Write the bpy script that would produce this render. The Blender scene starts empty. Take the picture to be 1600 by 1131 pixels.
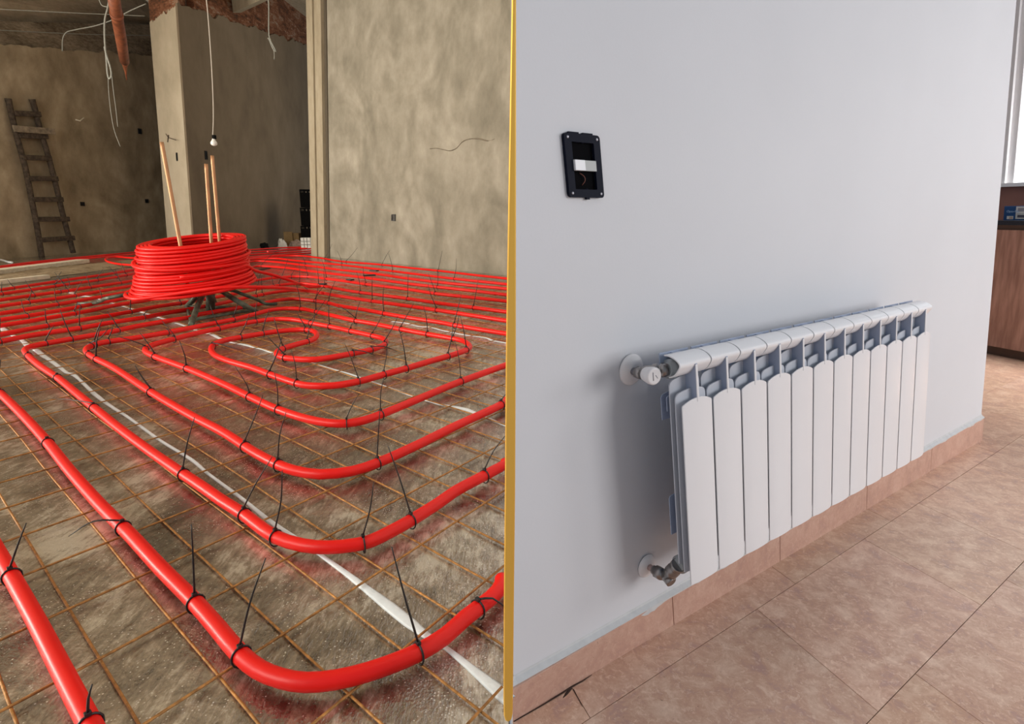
import bpy, bmesh, math, random
from mathutils import Vector, Matrix, noise
random.seed(7)
scene = bpy.context.scene
COL = scene.collection

# ------------------------------------------------------------------ camera, world, lights, exposure
F = 900.0                      # focal length in pixels of the 1600 x 1131 frame
PITCH = math.atan(230.5 / F)   # camera looks slightly down
CP, SP = math.cos(PITCH), math.sin(PITCH)
H = 1.149                      # camera height above the tiled floor
ZL = 0.549                     # level of the unfinished floor on the left
KL = 0.065                     # the rough walls lean a little
KR = -0.122
cam_d = bpy.data.cameras.new('camera')
cam = bpy.data.objects.new('camera', cam_d); COL.objects.link(cam)
cam_d.sensor_fit = 'HORIZONTAL'; cam_d.sensor_width = 36.0
cam_d.lens = 36.0 * F / 1600.0
cam_d.clip_start = 0.02; cam_d.clip_end = 100
cam.location = (0, 0, H); cam.rotation_euler = (math.pi / 2 - PITCH, 0, 0)
scene.camera = cam
scene.view_settings.view_transform = 'Standard'
scene.view_settings.look = 'None'
scene.view_settings.gamma = 1.0
scene.view_settings.use_curve_mapping = False
scene.view_settings.exposure = 0.0

world = bpy.data.worlds.new('world'); scene.world = world
world.use_nodes = True
wn = world.node_tree.nodes; wl = world.node_tree.links
wn['Background'].inputs[0].default_value = (0.78, 0.88, 1.0, 1)
wn['Background'].inputs[1].default_value = 0.32

def area(name, loc, target, sx, sy, power, color):
    d = bpy.data.lights.new(name, 'AREA'); d.shape = 'RECTANGLE'
    d.size = sx; d.size_y = sy; d.energy = power; d.color = color
    o = bpy.data.objects.new(name, d); COL.objects.link(o)
    o.location = loc
    o.rotation_euler = (Vector(target) - Vector(loc)).to_track_quat('-Z', 'Y').to_euler()
    return o
# daylight of the site's big front opening (left room), then an added fill
area('site_opening_light', (-4.6, -1.6, 3.0), (-2.6, 6.0, 1.3), 4.0, 2.4, 262, (1.0, 0.93, 0.82))
area('site_side_light', (-9.5, 2.0, 1.9), (-3.2, 7.5, 1.7), 2.8, 2.0, 660, (1.0, 0.92, 0.80))
area('site_back_wall_fill', (-1.1, 10.9, 2.9), (-4.6, 11.0, 1.6), 1.0, 2.0, 42, (1.0, 0.88, 0.70))  # unseen fill behind the big wall, added to lift the dark back wall
# daylight of the finished room's window, then added fills for the cabinets
area('room_window_light', (5.6, -0.9, 2.1), (2.2, 2.6, 0.7), 2.6, 2.2, 140, (1.0, 0.975, 0.972))
kl = area('cabinet_fill_light', (5.2, 2.5, 2.5), (4.4, 4.5, 0.5), 1.2, 1.0, 62, (1.0, 0.98, 0.97)); kl.data.spread = 1.5  # added fill in front of the cabinets, out of view, to brighten them
area('room_far_fill_light', (6.9, 1.6, 2.3), (4.3, 3.9, 0.5), 1.6, 1.4, 70, (1.0, 0.98, 0.98))  # unseen fill, aimed at the cabinets to brighten them

# ------------------------------------------------------------------ geometry helpers
CAMP = Vector((0, 0, H))
def ray(px, py):
    x = (px - 800.0) / F; y = -(py - 565.5) / F
    return Vector((x, CP + y * SP, -SP + y * CP))
def at_z(px, py, z):
    d = ray(px, py); return CAMP + d * ((z - H) / d.z)
def at_y(px, py, Y):
    d = ray(px, py); return CAMP + d * (Y / d.y)
def at_plane(px, py, P, N):
    d = ray(px, py); return CAMP + d * ((P - CAMP).dot(N) / d.dot(N))
def lf(px, py, dz=0.0): return at_z(px, py, ZL + dz)

class MB:
    """collects faces, builds one mesh object"""
    def __init__(s): s.v = []; s.f = []; s.m = []; s.sm = []
    def add(s, verts, faces, mi=0, smooth=False):
        b = len(s.v); s.v += [Vector(v) for v in verts]
        for f in faces:
            s.f.append([b + i for i in f]); s.m.append(mi); s.sm.append(smooth)
    def box(s, c, size, R=None, mi=0):
        c = Vector(c); hx, hy, hz = [k / 2 for k in size]
        vs = [Vector((x, y, z)) for x in (-hx, hx) for y in (-hy, hy) for z in (-hz, hz)]
        if R: vs = [R @ v for v in vs]
        s.add([c + v for v in vs], [(0,1,3,2),(4,6,7,5),(0,4,5,1),(2,3,7,6),(0,2,6,4),(1,5,7,3)], mi)
    def hexa(s, a, b, mi=0):
        """a,b: two quads (4 points each), joined to a solid"""
        s.add(list(a) + list(b), [(0,1,2,3),(7,6,5,4),(0,4,5,1),(1,5,6,2),(2,6,7,3),(3,7,4,0)], mi)
    def prism(s, poly, ext, mi=0, smooth=False):
        n = len(poly); ext = Vector(ext)
        vs = [Vector(p) for p in poly] + [Vector(p) + ext for p in poly]
        s.add(vs, [tuple(range(n))[::-1], tuple(range(n, 2 * n))], mi)
        b = len(s.v) - 2 * n
        for i in range(n):
            j = (i + 1) % n
            s.f.append([b + i, b + j, b + n + j, b + n + i]); s.m.append(mi); s.sm.append(smooth)
    def tube(s, pts, r, seg=10, cap=True, mi=0, flat=None):
        pts = [Vector(p) for p in pts]; n = len(pts)
        rr = r if isinstance(r, (list, tuple)) else [r] * n
        t0 = (pts[1] - pts[0]).normalized()
        up = Vector((0, 0, 1)) if abs(t0.z) < 0.9 else Vector((1, 0, 0))
        a = t0.cross(up).normalized(); vs = []
        for i, p in enumerate(pts):
            if i == 0: t = pts[1] - pts[0]
            elif i == n - 1: t = pts[-1] - pts[-2]
            else: t = (pts[i + 1] - pts[i]).normalized() + (pts[i] - pts[i - 1]).normalized()
            t.normalize(); a = (a - t * a.dot(t))
            if a.length < 1e-6: a = t.orthogonal()
            a.normalize(); b = t.cross(a)
            for k in range(seg):
                w = 2 * math.pi * k / seg
                fa, fb = (1, 1) if flat is None else flat
                vs.append(p + (a * math.cos(w) * fa + b * math.sin(w) * fb) * rr[i])
        fs = []
        for i in range(n - 1):
            for k in range(seg):
                k2 = (k + 1) % seg
                fs.append((i * seg + k, i * seg + k2, (i + 1) * seg + k2, (i + 1) * seg + k))
        s.add(vs, fs, mi, True)
        if cap:
            b = len(s.v) - len(vs)
            s.f.append([b + k for k in range(seg)][::-1]); s.m.append(mi); s.sm.append(False)
            s.f.append([b + (n - 1) * seg + k for k in range(seg)]); s.m.append(mi); s.sm.append(False)
    def lathe(s, prof, O, X, seg=24, mi=0):
        """prof: (distance along axis X, radius)"""
        O = Vector(O); X = Vector(X).normalized(); a = X.orthogonal().normalized(); b = X.cross(a)
        vs = []; fs = []
        for d, r in prof:
            for k in range(seg):
                w = 2 * math.pi * k / seg
                vs.append(O + X * d + (a * math.cos(w) + b * math.sin(w)) * r)
        for i in range(len(prof) - 1):
            for k in range(seg):
                k2 = (k + 1) % seg
                fs.append((i * seg + k, i * seg + k2, (i + 1) * seg + k2, (i + 1) * seg + k))
        s.add(vs, fs, mi, True)
        bb = len(s.v) - len(vs)
        s.f.append([bb + k for k in range(seg)][::-1]); s.m.append(mi); s.sm.append(False)
        s.f.append([bb + (len(prof) - 1) * seg + k for k in range(seg)]); s.m.append(mi); s.sm.append(False)
    def build(s, name, mat, parent=None, origin=None, bevel=0):
        if origin is None:
            if parent is not None: origin = wloc(parent)
            else:
                lo = Vector([min(v[i] for v in s.v) for i in range(3)]); hi = Vector([max(v[i] for v in s.v) for i in range(3)])
                origin = Vector(((lo.x + hi.x) / 2, (lo.y + hi.y) / 2, lo.z))
        origin = Vector(origin)
        me = bpy.data.meshes.new(name)
        me.from_pydata([tuple(v - origin) for v in s.v], [], s.f); me.update()
        bm = bmesh.new(); bm.from_mesh(me); bmesh.ops.recalc_face_normals(bm, faces=bm.faces); bm.to_mesh(me); bm.free()
        for m in (mat if isinstance(mat, (list, tuple)) else [mat]): me.materials.append(m)
        for i, p in enumerate(me.polygons): p.material_index = s.m[i]; p.use_smooth = s.sm[i]
        o = bpy.data.objects.new(name, me); COL.objects.link(o)
        if parent is not None:
            o.parent = parent; o.location = origin - wloc(parent)
        else: o.location = origin
        if bevel:
            b = o.modifiers.new('bevel', 'BEVEL'); b.width = bevel; b.segments = 2; b.limit_method = 'ANGLE'
        return o
def wloc(o):
    l = Vector(o.location)
    while o.parent: o = o.parent; l += Vector(o.location)
    return l
def tag(o, label=None, cat=None, group=None, kind=None):
    if label: o['label'] = label
    if cat: o['category'] = cat
    if group: o['group'] = group
    if kind: o['kind'] = kind
    return o
def thing(name, loc, label, cat, group=None):
    o = bpy.data.objects.new(name, None); o.empty_display_size = 0.05; COL.objects.link(o); o.location = loc
    return tag(o, label, cat, group)
def struct(o, label=None):
    o['kind'] = 'structure'
    if label: o['label'] = label
    return o
def smooth_path(P, step=0.03):
    P = [Vector(p) for p in P]; out = []
    Q = [P[0] * 2 - P[1]] + P + [P[-1] * 2 - P[-2]]
    for i in range(1, len(Q) - 2):
        p0, p1, p2, p3 = Q[i - 1:i + 3]
        n = max(2, min(24, int((p2 - p1).length / step)))
        # centripetal parametrisation keeps the bends clean
        t0 = 0; t1 = t0 + max(1e-4, (p1 - p0).length) ** .5; t2 = t1 + max(1e-4, (p2 - p1).length) ** .5; t3 = t2 + max(1e-4, (p3 - p2).length) ** .5
        for k in range(n):
            t = t1 + (t2 - t1) * k / n
            A1 = p0 * ((t1 - t) / (t1 - t0)) + p1 * ((t - t0) / (t1 - t0))
            A2 = p1 * ((t2 - t) / (t2 - t1)) + p2 * ((t - t1) / (t2 - t1))
            A3 = p2 * ((t3 - t) / (t3 - t2)) + p3 * ((t - t2) / (t3 - t2))
            B1 = A1 * ((t2 - t) / (t2 - t0)) + A2 * ((t - t0) / (t2 - t0))
            B2 = A2 * ((t3 - t) / (t3 - t1)) + A3 * ((t - t1) / (t3 - t1))
            out.append(B1 * ((t2 - t) / (t2 - t1)) + B2 * ((t - t1) / (t2 - t1)))
    out.append(P[-1]); return out

# ------------------------------------------------------------------ materials
def new_mat(name):
    m = bpy.data.materials.new(name); m.use_nodes = True
    nt = m.node_tree; b = nt.nodes['Principled BSDF']; return m, nt, b
def simple(name, col, rough=0.5, metal=0.0, var=0.0, vscale=20.0, bump=0.0, bscale=80.0, coat=0.0, spec=0.5):
    m, nt, b = new_mat(name)
    b.inputs['Roughness'].default_value = rough; b.inputs['Metallic'].default_value = metal
    b.inputs['Coat Weight'].default_value = coat; b.inputs['Specular IOR Level'].default_value = spec
    geo = nt.nodes.new('ShaderNodeNewGeometry')
    nz = nt.nodes.new('ShaderNodeTexNoise'); nz.inputs['Scale'].default_value = vscale; nz.inputs['Detail'].default_value = 5
    nt.links.new(geo.outputs['Position'], nz.inputs['Vector'])
    r = nt.nodes.new('ShaderNodeValToRGB')
    r.color_ramp.elements[0].position = 0.3; r.color_ramp.elements[1].position = 0.7
    r.color_ramp.elements[0].color = [max(0, c * (1 - var)) for c in col] + [1]
    r.color_ramp.elements[1].color = [min(1, c * (1 + var)) for c in col] + [1]
    nt.links.new(nz.outputs['Fac'], r.inputs[0]); nt.links.new(r.outputs[0], b.inputs['Base Color'])
    if bump:
        n2 = nt.nodes.new('ShaderNodeTexNoise'); n2.inputs['Scale'].default_value = bscale; n2.inputs['Detail'].default_value = 4
        nt.links.new(geo.outputs['Position'], n2.inputs['Vector'])
        bp = nt.nodes.new('ShaderNodeBump'); bp.inputs['Strength'].default_value = bump; bp.inputs['Distance'].default_value = 0.01
        nt.links.new(n2.outputs['Fac'], bp.inputs['Height']); nt.links.new(bp.outputs[0], b.inputs['Normal'])
    return m
def layered(name, stops, scale=2.0, scale2=9.0, rough=0.9, bump=0.4, stretch=(1,1,1), distort=1.2, mix=0.5):
    """mottled plaster / stone: two noises through a colour ramp"""
    m, nt, b = new_mat(name); b.inputs['Roughness'].default_value = rough; b.inputs['Specular IOR Level'].default_value = 0.25
    geo = nt.nodes.new('ShaderNodeNewGeometry')
    mp = nt.nodes.new('ShaderNodeMapping'); mp.inputs['Scale'].default_value = stretch
    nt.links.new(geo.outputs['Position'], mp.inputs[0])
    a = nt.nodes.new('ShaderNodeTexNoise'); a.inputs['Scale'].default_value = scale; a.inputs['Detail'].default_value = 6; a.inputs['Distortion'].default_value = distort
    c = nt.nodes.new('ShaderNodeTexNoise'); c.inputs['Scale'].default_value = scale2; c.inputs['Detail'].default_value = 8; c.inputs['Roughness'].default_value = 0.65
    nt.links.new(mp.outputs[0], a.inputs[0]); nt.links.new(mp.outputs[0], c.inputs[0])
    mx = nt.nodes.new('ShaderNodeMix'); mx.inputs[0].default_value = mix
    nt.links.new(a.outputs['Fac'], mx.inputs[2]); nt.links.new(c.outputs['Fac'], mx.inputs[3])
    r = nt.nodes.new('ShaderNodeValToRGB'); el = r.color_ramp.elements
    el[0].position = stops[0][0]; el[0].color = list(stops[0][1]) + [1]
    el[1].position = stops[-1][0]; el[1].color = list(stops[-1][1]) + [1]
    for p, cc in stops[1:-1]:
        e = el.new(p); e.color = list(cc) + [1]
    nt.links.new(mx.outputs[0], r.inputs[0]); nt.links.new(r.outputs[0], b.inputs['Base Color'])
    bp = nt.nodes.new('ShaderNodeBump'); bp.inputs['Strength'].default_value = bump; bp.inputs['Distance'].default_value = 0.02
    nt.links.new(mx.outputs[0], bp.inputs['Height']); nt.links.new(bp.outputs[0], b.inputs['Normal'])
    return m

M = {}
M['plaster'] = layered('cement_plaster', [(.34,(.215,.193,.148)),(.45,(.275,.247,.192)),(.52,(.325,.292,.230)),(.60,(.38,.342,.275)),(.68,(.455,.41,.335))], 1.3, 4.2, .92, .3, (1,1,.8), 1.6, .45)
M['plaster_dark'] = layered('cement_plaster_raw', [(.34,(.20,.155,.098)),(.5,(.35,.28,.185)),(.66,(.52,.43,.30))], 1.0, 4.0, .95, .35, (1,1,.7), 1.6, .4)
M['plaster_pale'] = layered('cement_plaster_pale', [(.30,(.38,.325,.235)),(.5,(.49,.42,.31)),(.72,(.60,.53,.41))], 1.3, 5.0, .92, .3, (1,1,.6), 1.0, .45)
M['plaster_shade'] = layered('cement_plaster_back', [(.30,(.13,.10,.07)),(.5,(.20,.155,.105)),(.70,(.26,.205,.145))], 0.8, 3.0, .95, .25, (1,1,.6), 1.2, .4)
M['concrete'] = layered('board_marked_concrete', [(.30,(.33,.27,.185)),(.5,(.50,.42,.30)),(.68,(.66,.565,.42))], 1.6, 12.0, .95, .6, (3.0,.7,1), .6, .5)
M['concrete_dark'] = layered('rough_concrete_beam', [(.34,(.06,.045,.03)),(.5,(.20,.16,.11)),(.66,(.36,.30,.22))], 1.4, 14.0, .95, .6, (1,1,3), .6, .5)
M['brick'] = layered('rough_red_brick', [(.36,(.05,.035,.025)),(.47,(.17,.068,.034)),(.55,(.27,.12,.065)),(.64,(.34,.28,.21))], 3.0, 16.0, .95, .8, (1,1,2.5), 1.0, .5)
M['jamb'] = layered('limewashed_jamb', [(.3,(.26,.21,.145)),(.5,(.38,.32,.225)),(.7,(.48,.415,.31))], 1.5, 22.0, .9, .3, (1,1,.25), .4, .4)
M['hole'] = simple('dark_recess', (.006,.006,.007), .8)
M['pipe'] = simple('red_plastic_pipe', (.80,.008,.005), .42, 0, .05, 6, .02, 60, .05, .32)
M['coil'] = simple('red_plastic_coil', (.80,.005,.003), .45, 0, .04, 6, 0, 60, 0, .3)
M['tie'] = simple('black_nylon', (.008,.008,.009), .42)
M['rust'] = simple('rusty_wire', (.42,.20,.055), .55, .35, .45, 90, .2, 300)
M['joint'] = simple('white_joint_foam', (.80,.86,.88), .55, 0, .06, 40, .1, 120)
M['green_steel'] = simple('worn_green_steel', (.085,.105,.075), .5, .4, .55, 30, .1, 100)
M['copper'] = simple('copper_tube', (.50,.26,.13), .5, .6, .15, 12)
M['old_wood'] = simple('weathered_wood', (.072,.052,.036), .9, 0, .55, 26, .4, 90)
M['board_wood'] = simple('plaster_stained_board', (.62,.56,.44), .85, 0, .12, 30, .2, 90)
M['orange_pipe'] = simple('orange_brown_drain_pipe', (.24,.07,.028), .6, 0, .4, 14, .1, 50)
M['grey_conduit'] = simple('grey_corrugated_conduit', (.25,.25,.215), .6, 0, .1, 40)
M['white_cord'] = simple('pale_cord', (.52,.47,.40), .6)
M['white_bulb'] = simple('white_bulb_glass', (.85,.83,.78), .25)
M['black_plastic'] = simple('black_plastic', (.003,.003,.003), .8, spec=.15)
M['cardboard'] = simple('brown_cardboard', (.33,.22,.10), .85, 0, .1)
M['paper'] = simple('white_paper', (.75,.73,.68), .8, 0, .05)
M['sack'] = simple('crumpled_grey_sheet', (.30,.22,.18), .7, 0, .3, 20, .5, 40)
M['soil'] = layered('dry_rubble', [(.3,(.12,.085,.045)),(.5,(.27,.20,.12)),(.7,(.42,.34,.22))], 6, 30, .95, 1.0, (1,1,1), .5, .6)
# finished room
M['wall_paint'] = simple('white_wall_paint', (.69,.70,.725), .55, 0, .015, 2.5, .02, 180, 0, .3)
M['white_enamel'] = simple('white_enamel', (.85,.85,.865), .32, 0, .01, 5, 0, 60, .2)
M['enamel_shaded'] = simple('shade_tinted_enamel', (.36,.42,.55), .4, 0, .02, 5)  # white enamel darkened and blued: shade of the recesses put into the colour
M['enamel_fin_shaded'] = simple('shade_greyed_fin_enamel', (.56,.59,.65), .4, 0, .02, 5)  # white enamel greyed, so the colour holds some shade between the fins
M['chrome'] = simple('dull_chrome', (.34,.32,.31), .28, .95, .1, 30)
M['white_plastic'] = simple('white_plastic', (.82,.80,.80), .35)
M['navy_plastic'] = simple('dark_navy_plastic', (.003,.005,.015), .6, spec=.12)
M['black_hollow'] = simple('black_switch_recess', (.002,.002,.003), .9, spec=.1)
M['switch_white'] = simple('switch_rocker_white', (.78,.80,.82), .3)
M['switch_grey'] = simple('switch_rocker_grey', (.42,.44,.43), .45)
M['steel_screw'] = simple('grey_screw', (.27,.27,.30), .4, .6)
M['caulk'] = simple('white_caulk', (.60,.61,.61), .5, 0, .06, 30, .15, 60)
M['tile_grout'] = simple('brown_grout', (.22,.15,.12), .95, 0, .2, 40)
M['oak'] = None
M['worktop'] = simple('dark_stone_worktop', (.018,.020,.030), .25)
M['backsplash'] = simple('brown_back_panel', (.25,.11,.085), .6, 0, .1, 5)
M['kick'] = simple('dark_plinth', (.14,.085,.06), .6, 0, .1, 5)
M['blue_box'] = simple('blue_carton', (.015,.08,.24), .5, 0, .06, 30)
M['light_print'] = simple('pale_print', (.42,.60,.82), .6)
M['dark_print'] = simple('dark_print', (.10,.09,.12), .6)
M['beige_print'] = simple('beige_print', (.55,.40,.32), .6)
M['wire_copper'] = simple('brown_insulated_wire', (.16,.05,.03), .5)
# brass
M['brass'] = simple('polished_brass', (.98,.56,.10), .42, .55, .03, 2)

def travertine(name, base, light, purple, rough, use_attr):
    m, nt, b = new_mat(name)
    b.inputs['Roughness'].default_value = rough; b.inputs['Specular IOR Level'].default_value = .45
    geo = nt.nodes.new('ShaderNodeNewGeometry'); P = geo.outputs['Position']
    def nz(sc, det, dis=0, rg=.5):
        n = nt.nodes.new('ShaderNodeTexNoise'); n.inputs['Scale'].default_value = sc; n.inputs['Detail'].default_value = det
        n.inputs['Distortion'].default_value = dis; n.inputs['Roughness'].default_value = rg; nt.links.new(P, n.inputs[0]); return n.outputs['Fac']
    def ramp(s, stops):
        r = nt.nodes.new('ShaderNodeValToRGB'); e = r.color_ramp.elements
        e[0].position, e[0].color = stops[0][0], list(stops[0][1]) + [1]; e[1].position, e[1].color = stops[-1][0], list(stops[-1][1]) + [1]
        for p, c in stops[1:-1]: x = e.new(p); x.color = list(c) + [1]
        nt.links.new(s, r.inputs[0]); return r.outputs[0]
    def mix(f, a, c, mode='MIX'):
        x = nt.nodes.new('ShaderNodeMix'); x.data_type = 'RGBA'; x.blend_type = mode
        if isinstance(f, float): x.inputs[0].default_value = f
        else: nt.links.new(f, x.inputs[0])
        nt.links.new(a, x.inputs[6]); nt.links.new(c, x.inputs[7]); return x.outputs[2]
    c1 = ramp(nz(13, 10, .45, .74), [(.36, purple), (.47, base), (.57, [ (a+b_)/2 for a, b_ in zip(base, light)]), (.68, light)])
    c2 = ramp(nz(2.6, 6, .5, .6), [(.35, [x * .88 for x in base]), (.65, [min(1, x * 1.16) for x in base])])
    col = mix(.36, c1, c2)
    fleck = ramp(nz(58, 7, .8, .75), [(.53, (0, 0, 0)), (.62, (1, 1, 1))])
    lightc = nt.nodes.new('ShaderNodeRGB'); lightc.outputs[0].default_value = list(light) + [1]
    fm = nt.nodes.new('ShaderNodeMath'); fm.operation = 'MULTIPLY'; fm.inputs[1].default_value = .5; nt.links.new(fleck, fm.inputs[0])
    col = mix(fm.outputs[0], col, lightc.outputs[0])
    pit = ramp(nz(60, 4, 2.5, .6), [(.27, (1, 1, 1)), (.33, (0, 0, 0))])
    dk = nt.nodes.new('ShaderNodeRGB'); dk.outputs[0].default_value = [x * .38 for x in base] + [1]
    pm = nt.nodes.new('ShaderNodeMath'); pm.operation = 'MULTIPLY'; pm.inputs[1].default_value = .75; nt.links.new(pit, pm.inputs[0])
    col = mix(pm.outputs[0], col, dk.outputs[0])
    if use_attr:
        at = nt.nodes.new('ShaderNodeAttribute'); at.attribute_name = 'tile_tint'
        col = mix(1.0, col, at.outputs['Color'], 'MULTIPLY')
    nt.links.new(col, b.inputs['Base Color'])
    bp = nt.nodes.new('ShaderNodeBump'); bp.inputs['Strength'].default_value = .12; bp.inputs['Distance'].default_value = .004
    nt.links.new(nz(30, 6), bp.inputs['Height']); nt.links.new(bp.outputs[0], b.inputs['Normal'])
    return m
M['travertine'] = travertine('travertine_floor_tile', (.60,.365,.255), (.90,.69,.53), (.46,.285,.255), .34, True)
M['travertine_skirt'] = travertine('travertine_skirting', (.54,.32,.24), (.68,.46,.36), (.45,.265,.21), .45, False)

def oak():
    m, nt, b = new_mat('brown_oak_veneer'); b.inputs['Roughness'].default_value = .5
    geo = nt.nodes.new('ShaderNodeNewGeometry'); mp = nt.nodes.new('ShaderNodeMapping'); mp.inputs['Scale'].default_value = (14, 14, .9)
    nt.links.new(geo.outputs['Position'], mp.inputs[0])
    n = nt.nodes.new('ShaderNodeTexNoise'); n.inputs['Scale'].default_value = 2.4; n.inputs['Detail'].default_value = 6; nt.links.new(mp.outputs[0], n.inputs[0])
    r = nt.nodes.new('ShaderNodeValToRGB'); r.color_ramp.elements[0].position = .35; r.color_ramp.elements[1].position = .68
    r.color_ramp.elements[0].color = (.32,.17,.125,1); r.color_ramp.elements[1].color = (.50,.29,.22,1)
    nt.links.new(n.outputs[0], r.inputs[0]); nt.links.new(r.outputs[0], b.inputs['Base Color']); return m
M['oak'] = oak()

def foil_floor():
    """grey-brown screed seen through a wrinkled clear film: mottled base, glossy coat with fine wrinkles"""
    m, nt, b = new_mat('film_covered_screed')
    geo = nt.nodes.new('ShaderNodeNewGeometry'); P = geo.outputs['Position']
    L = nt.links.new
    def nz(sc, det, dis=0, rg=.5, vec=None):
        n = nt.nodes.new('ShaderNodeTexNoise'); n.inputs['Scale'].default_value = sc; n.inputs['Detail'].default_value = det
        n.inputs['Distortion'].default_value = dis; n.inputs['Roughness'].default_value = rg; L(vec or P, n.inputs[0]); return n.outputs['Fac']
    def ramp(s, stops):
        r = nt.nodes.new('ShaderNodeValToRGB'); e = r.color_ramp.elements
        e[0].position, e[0].color = stops[0][0], list(stops[0][1]) + [1]; e[1].position, e[1].color = stops[-1][0], list(stops[-1][1]) + [1]
        for p, c in stops[1:-1]: x = e.new(p); x.color = list(c) + [1]
        L(s, r.inputs[0]); return r.outputs[0]
    rot = nt.nodes.new('ShaderNodeMapping'); rot.inputs['Rotation'].default_value = (0, 0, math.radians(41)); rot.inputs['Scale'].default_value = (3.2, .8, 1); L(P, rot.inputs[0])
    a = nz(10, 10, .8, .8); s_ = nz(22, 8, .6, .72, rot.outputs[0]); big = nz(3.4, 6, 1.0, .6)
    mx = nt.nodes.new('ShaderNodeMix'); mx.inputs[0].default_value = .5; L(a, mx.inputs[2]); L(s_, mx.inputs[3])
    mx2 = nt.nodes.new('ShaderNodeMix'); mx2.inputs[0].default_value = .4; L(mx.outputs[0], mx2.inputs[2]); L(big, mx2.inputs[3])
    col = ramp(mx2.outputs[0], [(.41, (.045,.034,.024)), (.465, (.15,.12,.085)), (.515, (.31,.26,.195)), (.575, (.72,.68,.58))])
    # white specks painted into the colour as glints of the film, in patches
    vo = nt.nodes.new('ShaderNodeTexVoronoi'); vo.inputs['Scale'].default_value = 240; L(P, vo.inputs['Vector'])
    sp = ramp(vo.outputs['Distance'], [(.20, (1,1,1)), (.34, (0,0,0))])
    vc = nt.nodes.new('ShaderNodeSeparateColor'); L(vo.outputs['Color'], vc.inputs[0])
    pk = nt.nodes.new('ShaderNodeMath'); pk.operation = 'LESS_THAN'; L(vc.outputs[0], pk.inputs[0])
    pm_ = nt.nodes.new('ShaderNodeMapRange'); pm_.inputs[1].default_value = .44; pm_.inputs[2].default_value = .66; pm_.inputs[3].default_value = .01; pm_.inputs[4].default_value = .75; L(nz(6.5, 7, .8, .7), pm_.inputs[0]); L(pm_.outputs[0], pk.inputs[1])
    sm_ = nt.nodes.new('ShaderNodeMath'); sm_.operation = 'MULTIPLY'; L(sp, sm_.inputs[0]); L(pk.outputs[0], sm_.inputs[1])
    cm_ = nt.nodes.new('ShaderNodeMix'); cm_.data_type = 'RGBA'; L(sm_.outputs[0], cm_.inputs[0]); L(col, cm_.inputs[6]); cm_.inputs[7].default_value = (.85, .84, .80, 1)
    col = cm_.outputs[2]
    L(col, b.inputs['Base Color'])
    b.inputs['Roughness'].default_value = .36; b.inputs['Specular IOR Level'].default_value = .55; b.inputs['Metallic'].default_value = .65
    b.inputs['Coat Weight'].default_value = 1.0; b.inputs['Coat Roughness'].default_value = .11; b.inputs['Coat IOR'].default_value = 2.7
    w1 = nz(70, 3, .8, .6, rot.outputs[0]); w2 = nz(170, 2, 0, .5); w3 = nz(14, 3, .5)
    m1 = nt.nodes.new('ShaderNodeMath'); m1.operation = 'MULTIPLY_ADD'; m1.inputs[1].default_value = .5; L(w2, m1.inputs[0]); L(w1, m1.inputs[2])
    m3 = nt.nodes.new('ShaderNodeMath'); m3.operation = 'MULTIPLY_ADD'; m3.inputs[1].default_value = 1.6; L(w3, m3.inputs[0]); L(m1.outputs[0], m3.inputs[2])
    # sparse crinkles of the film that catch the light
    g1 = nz(260, 2, 0, .5); g2 = nz(5, 4, .5, .6)
    gr = nt.nodes.new('ShaderNodeMapRange'); gr.inputs[1].default_value = .50; gr.inputs[2].default_value = .62; L(g2, gr.inputs[0])
    gm = nt.nodes.new('ShaderNodeMath'); gm.operation = 'MULTIPLY'; L(g1, gm.inputs[0]); L(gr.outputs[0], gm.inputs[1])
    ga = nt.nodes.new('ShaderNodeMath'); ga.operation = 'MULTIPLY_ADD'; ga.inputs[1].default_value = 1.6; L(gm.outputs[0], ga.inputs[0]); L(m3.outputs[0], ga.inputs[2]); m3 = ga
    bp = nt.nodes.new('ShaderNodeBump'); bp.inputs['Strength'].default_value = .6; bp.inputs['Distance'].default_value = .0025
    L(m3.outputs[0], bp.inputs['Height']); L(bp.outputs[0], b.inputs['Coat Normal'])
    bp2 = nt.nodes.new('ShaderNodeBump'); bp2.inputs['Strength'].default_value = .3; bp2.inputs['Distance'].default_value = .004
    L(mx2.outputs[0], bp2.inputs['Height']); L(bp2.outputs[0], b.inputs['Normal'])
    return m
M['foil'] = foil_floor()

# ================================================================== LEFT: THE BUILDING SITE
def lean(p, dz, k=KL):
    return Vector((p.x + k * dz, p.y, p.z + dz))
# floor
mb = MB(); mb.add([(-13, -1.5, ZL), (-.004, -1.5, ZL), (-.004, 14, ZL), (-13, 14, ZL), (-13, -1.5, ZL - .25), (-.004, -1.5, ZL - .25), (-.004, 14, ZL - .25), (-13, 14, ZL - .25)],
       [(0,1,2,3),(4,5,6,7),(0,1,5,4),(1,2,6,5),(2,3,7,6),(3,0,4,7)])
struct(mb.build('floor', M['foil']), 'rough site floor under clear film')

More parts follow.
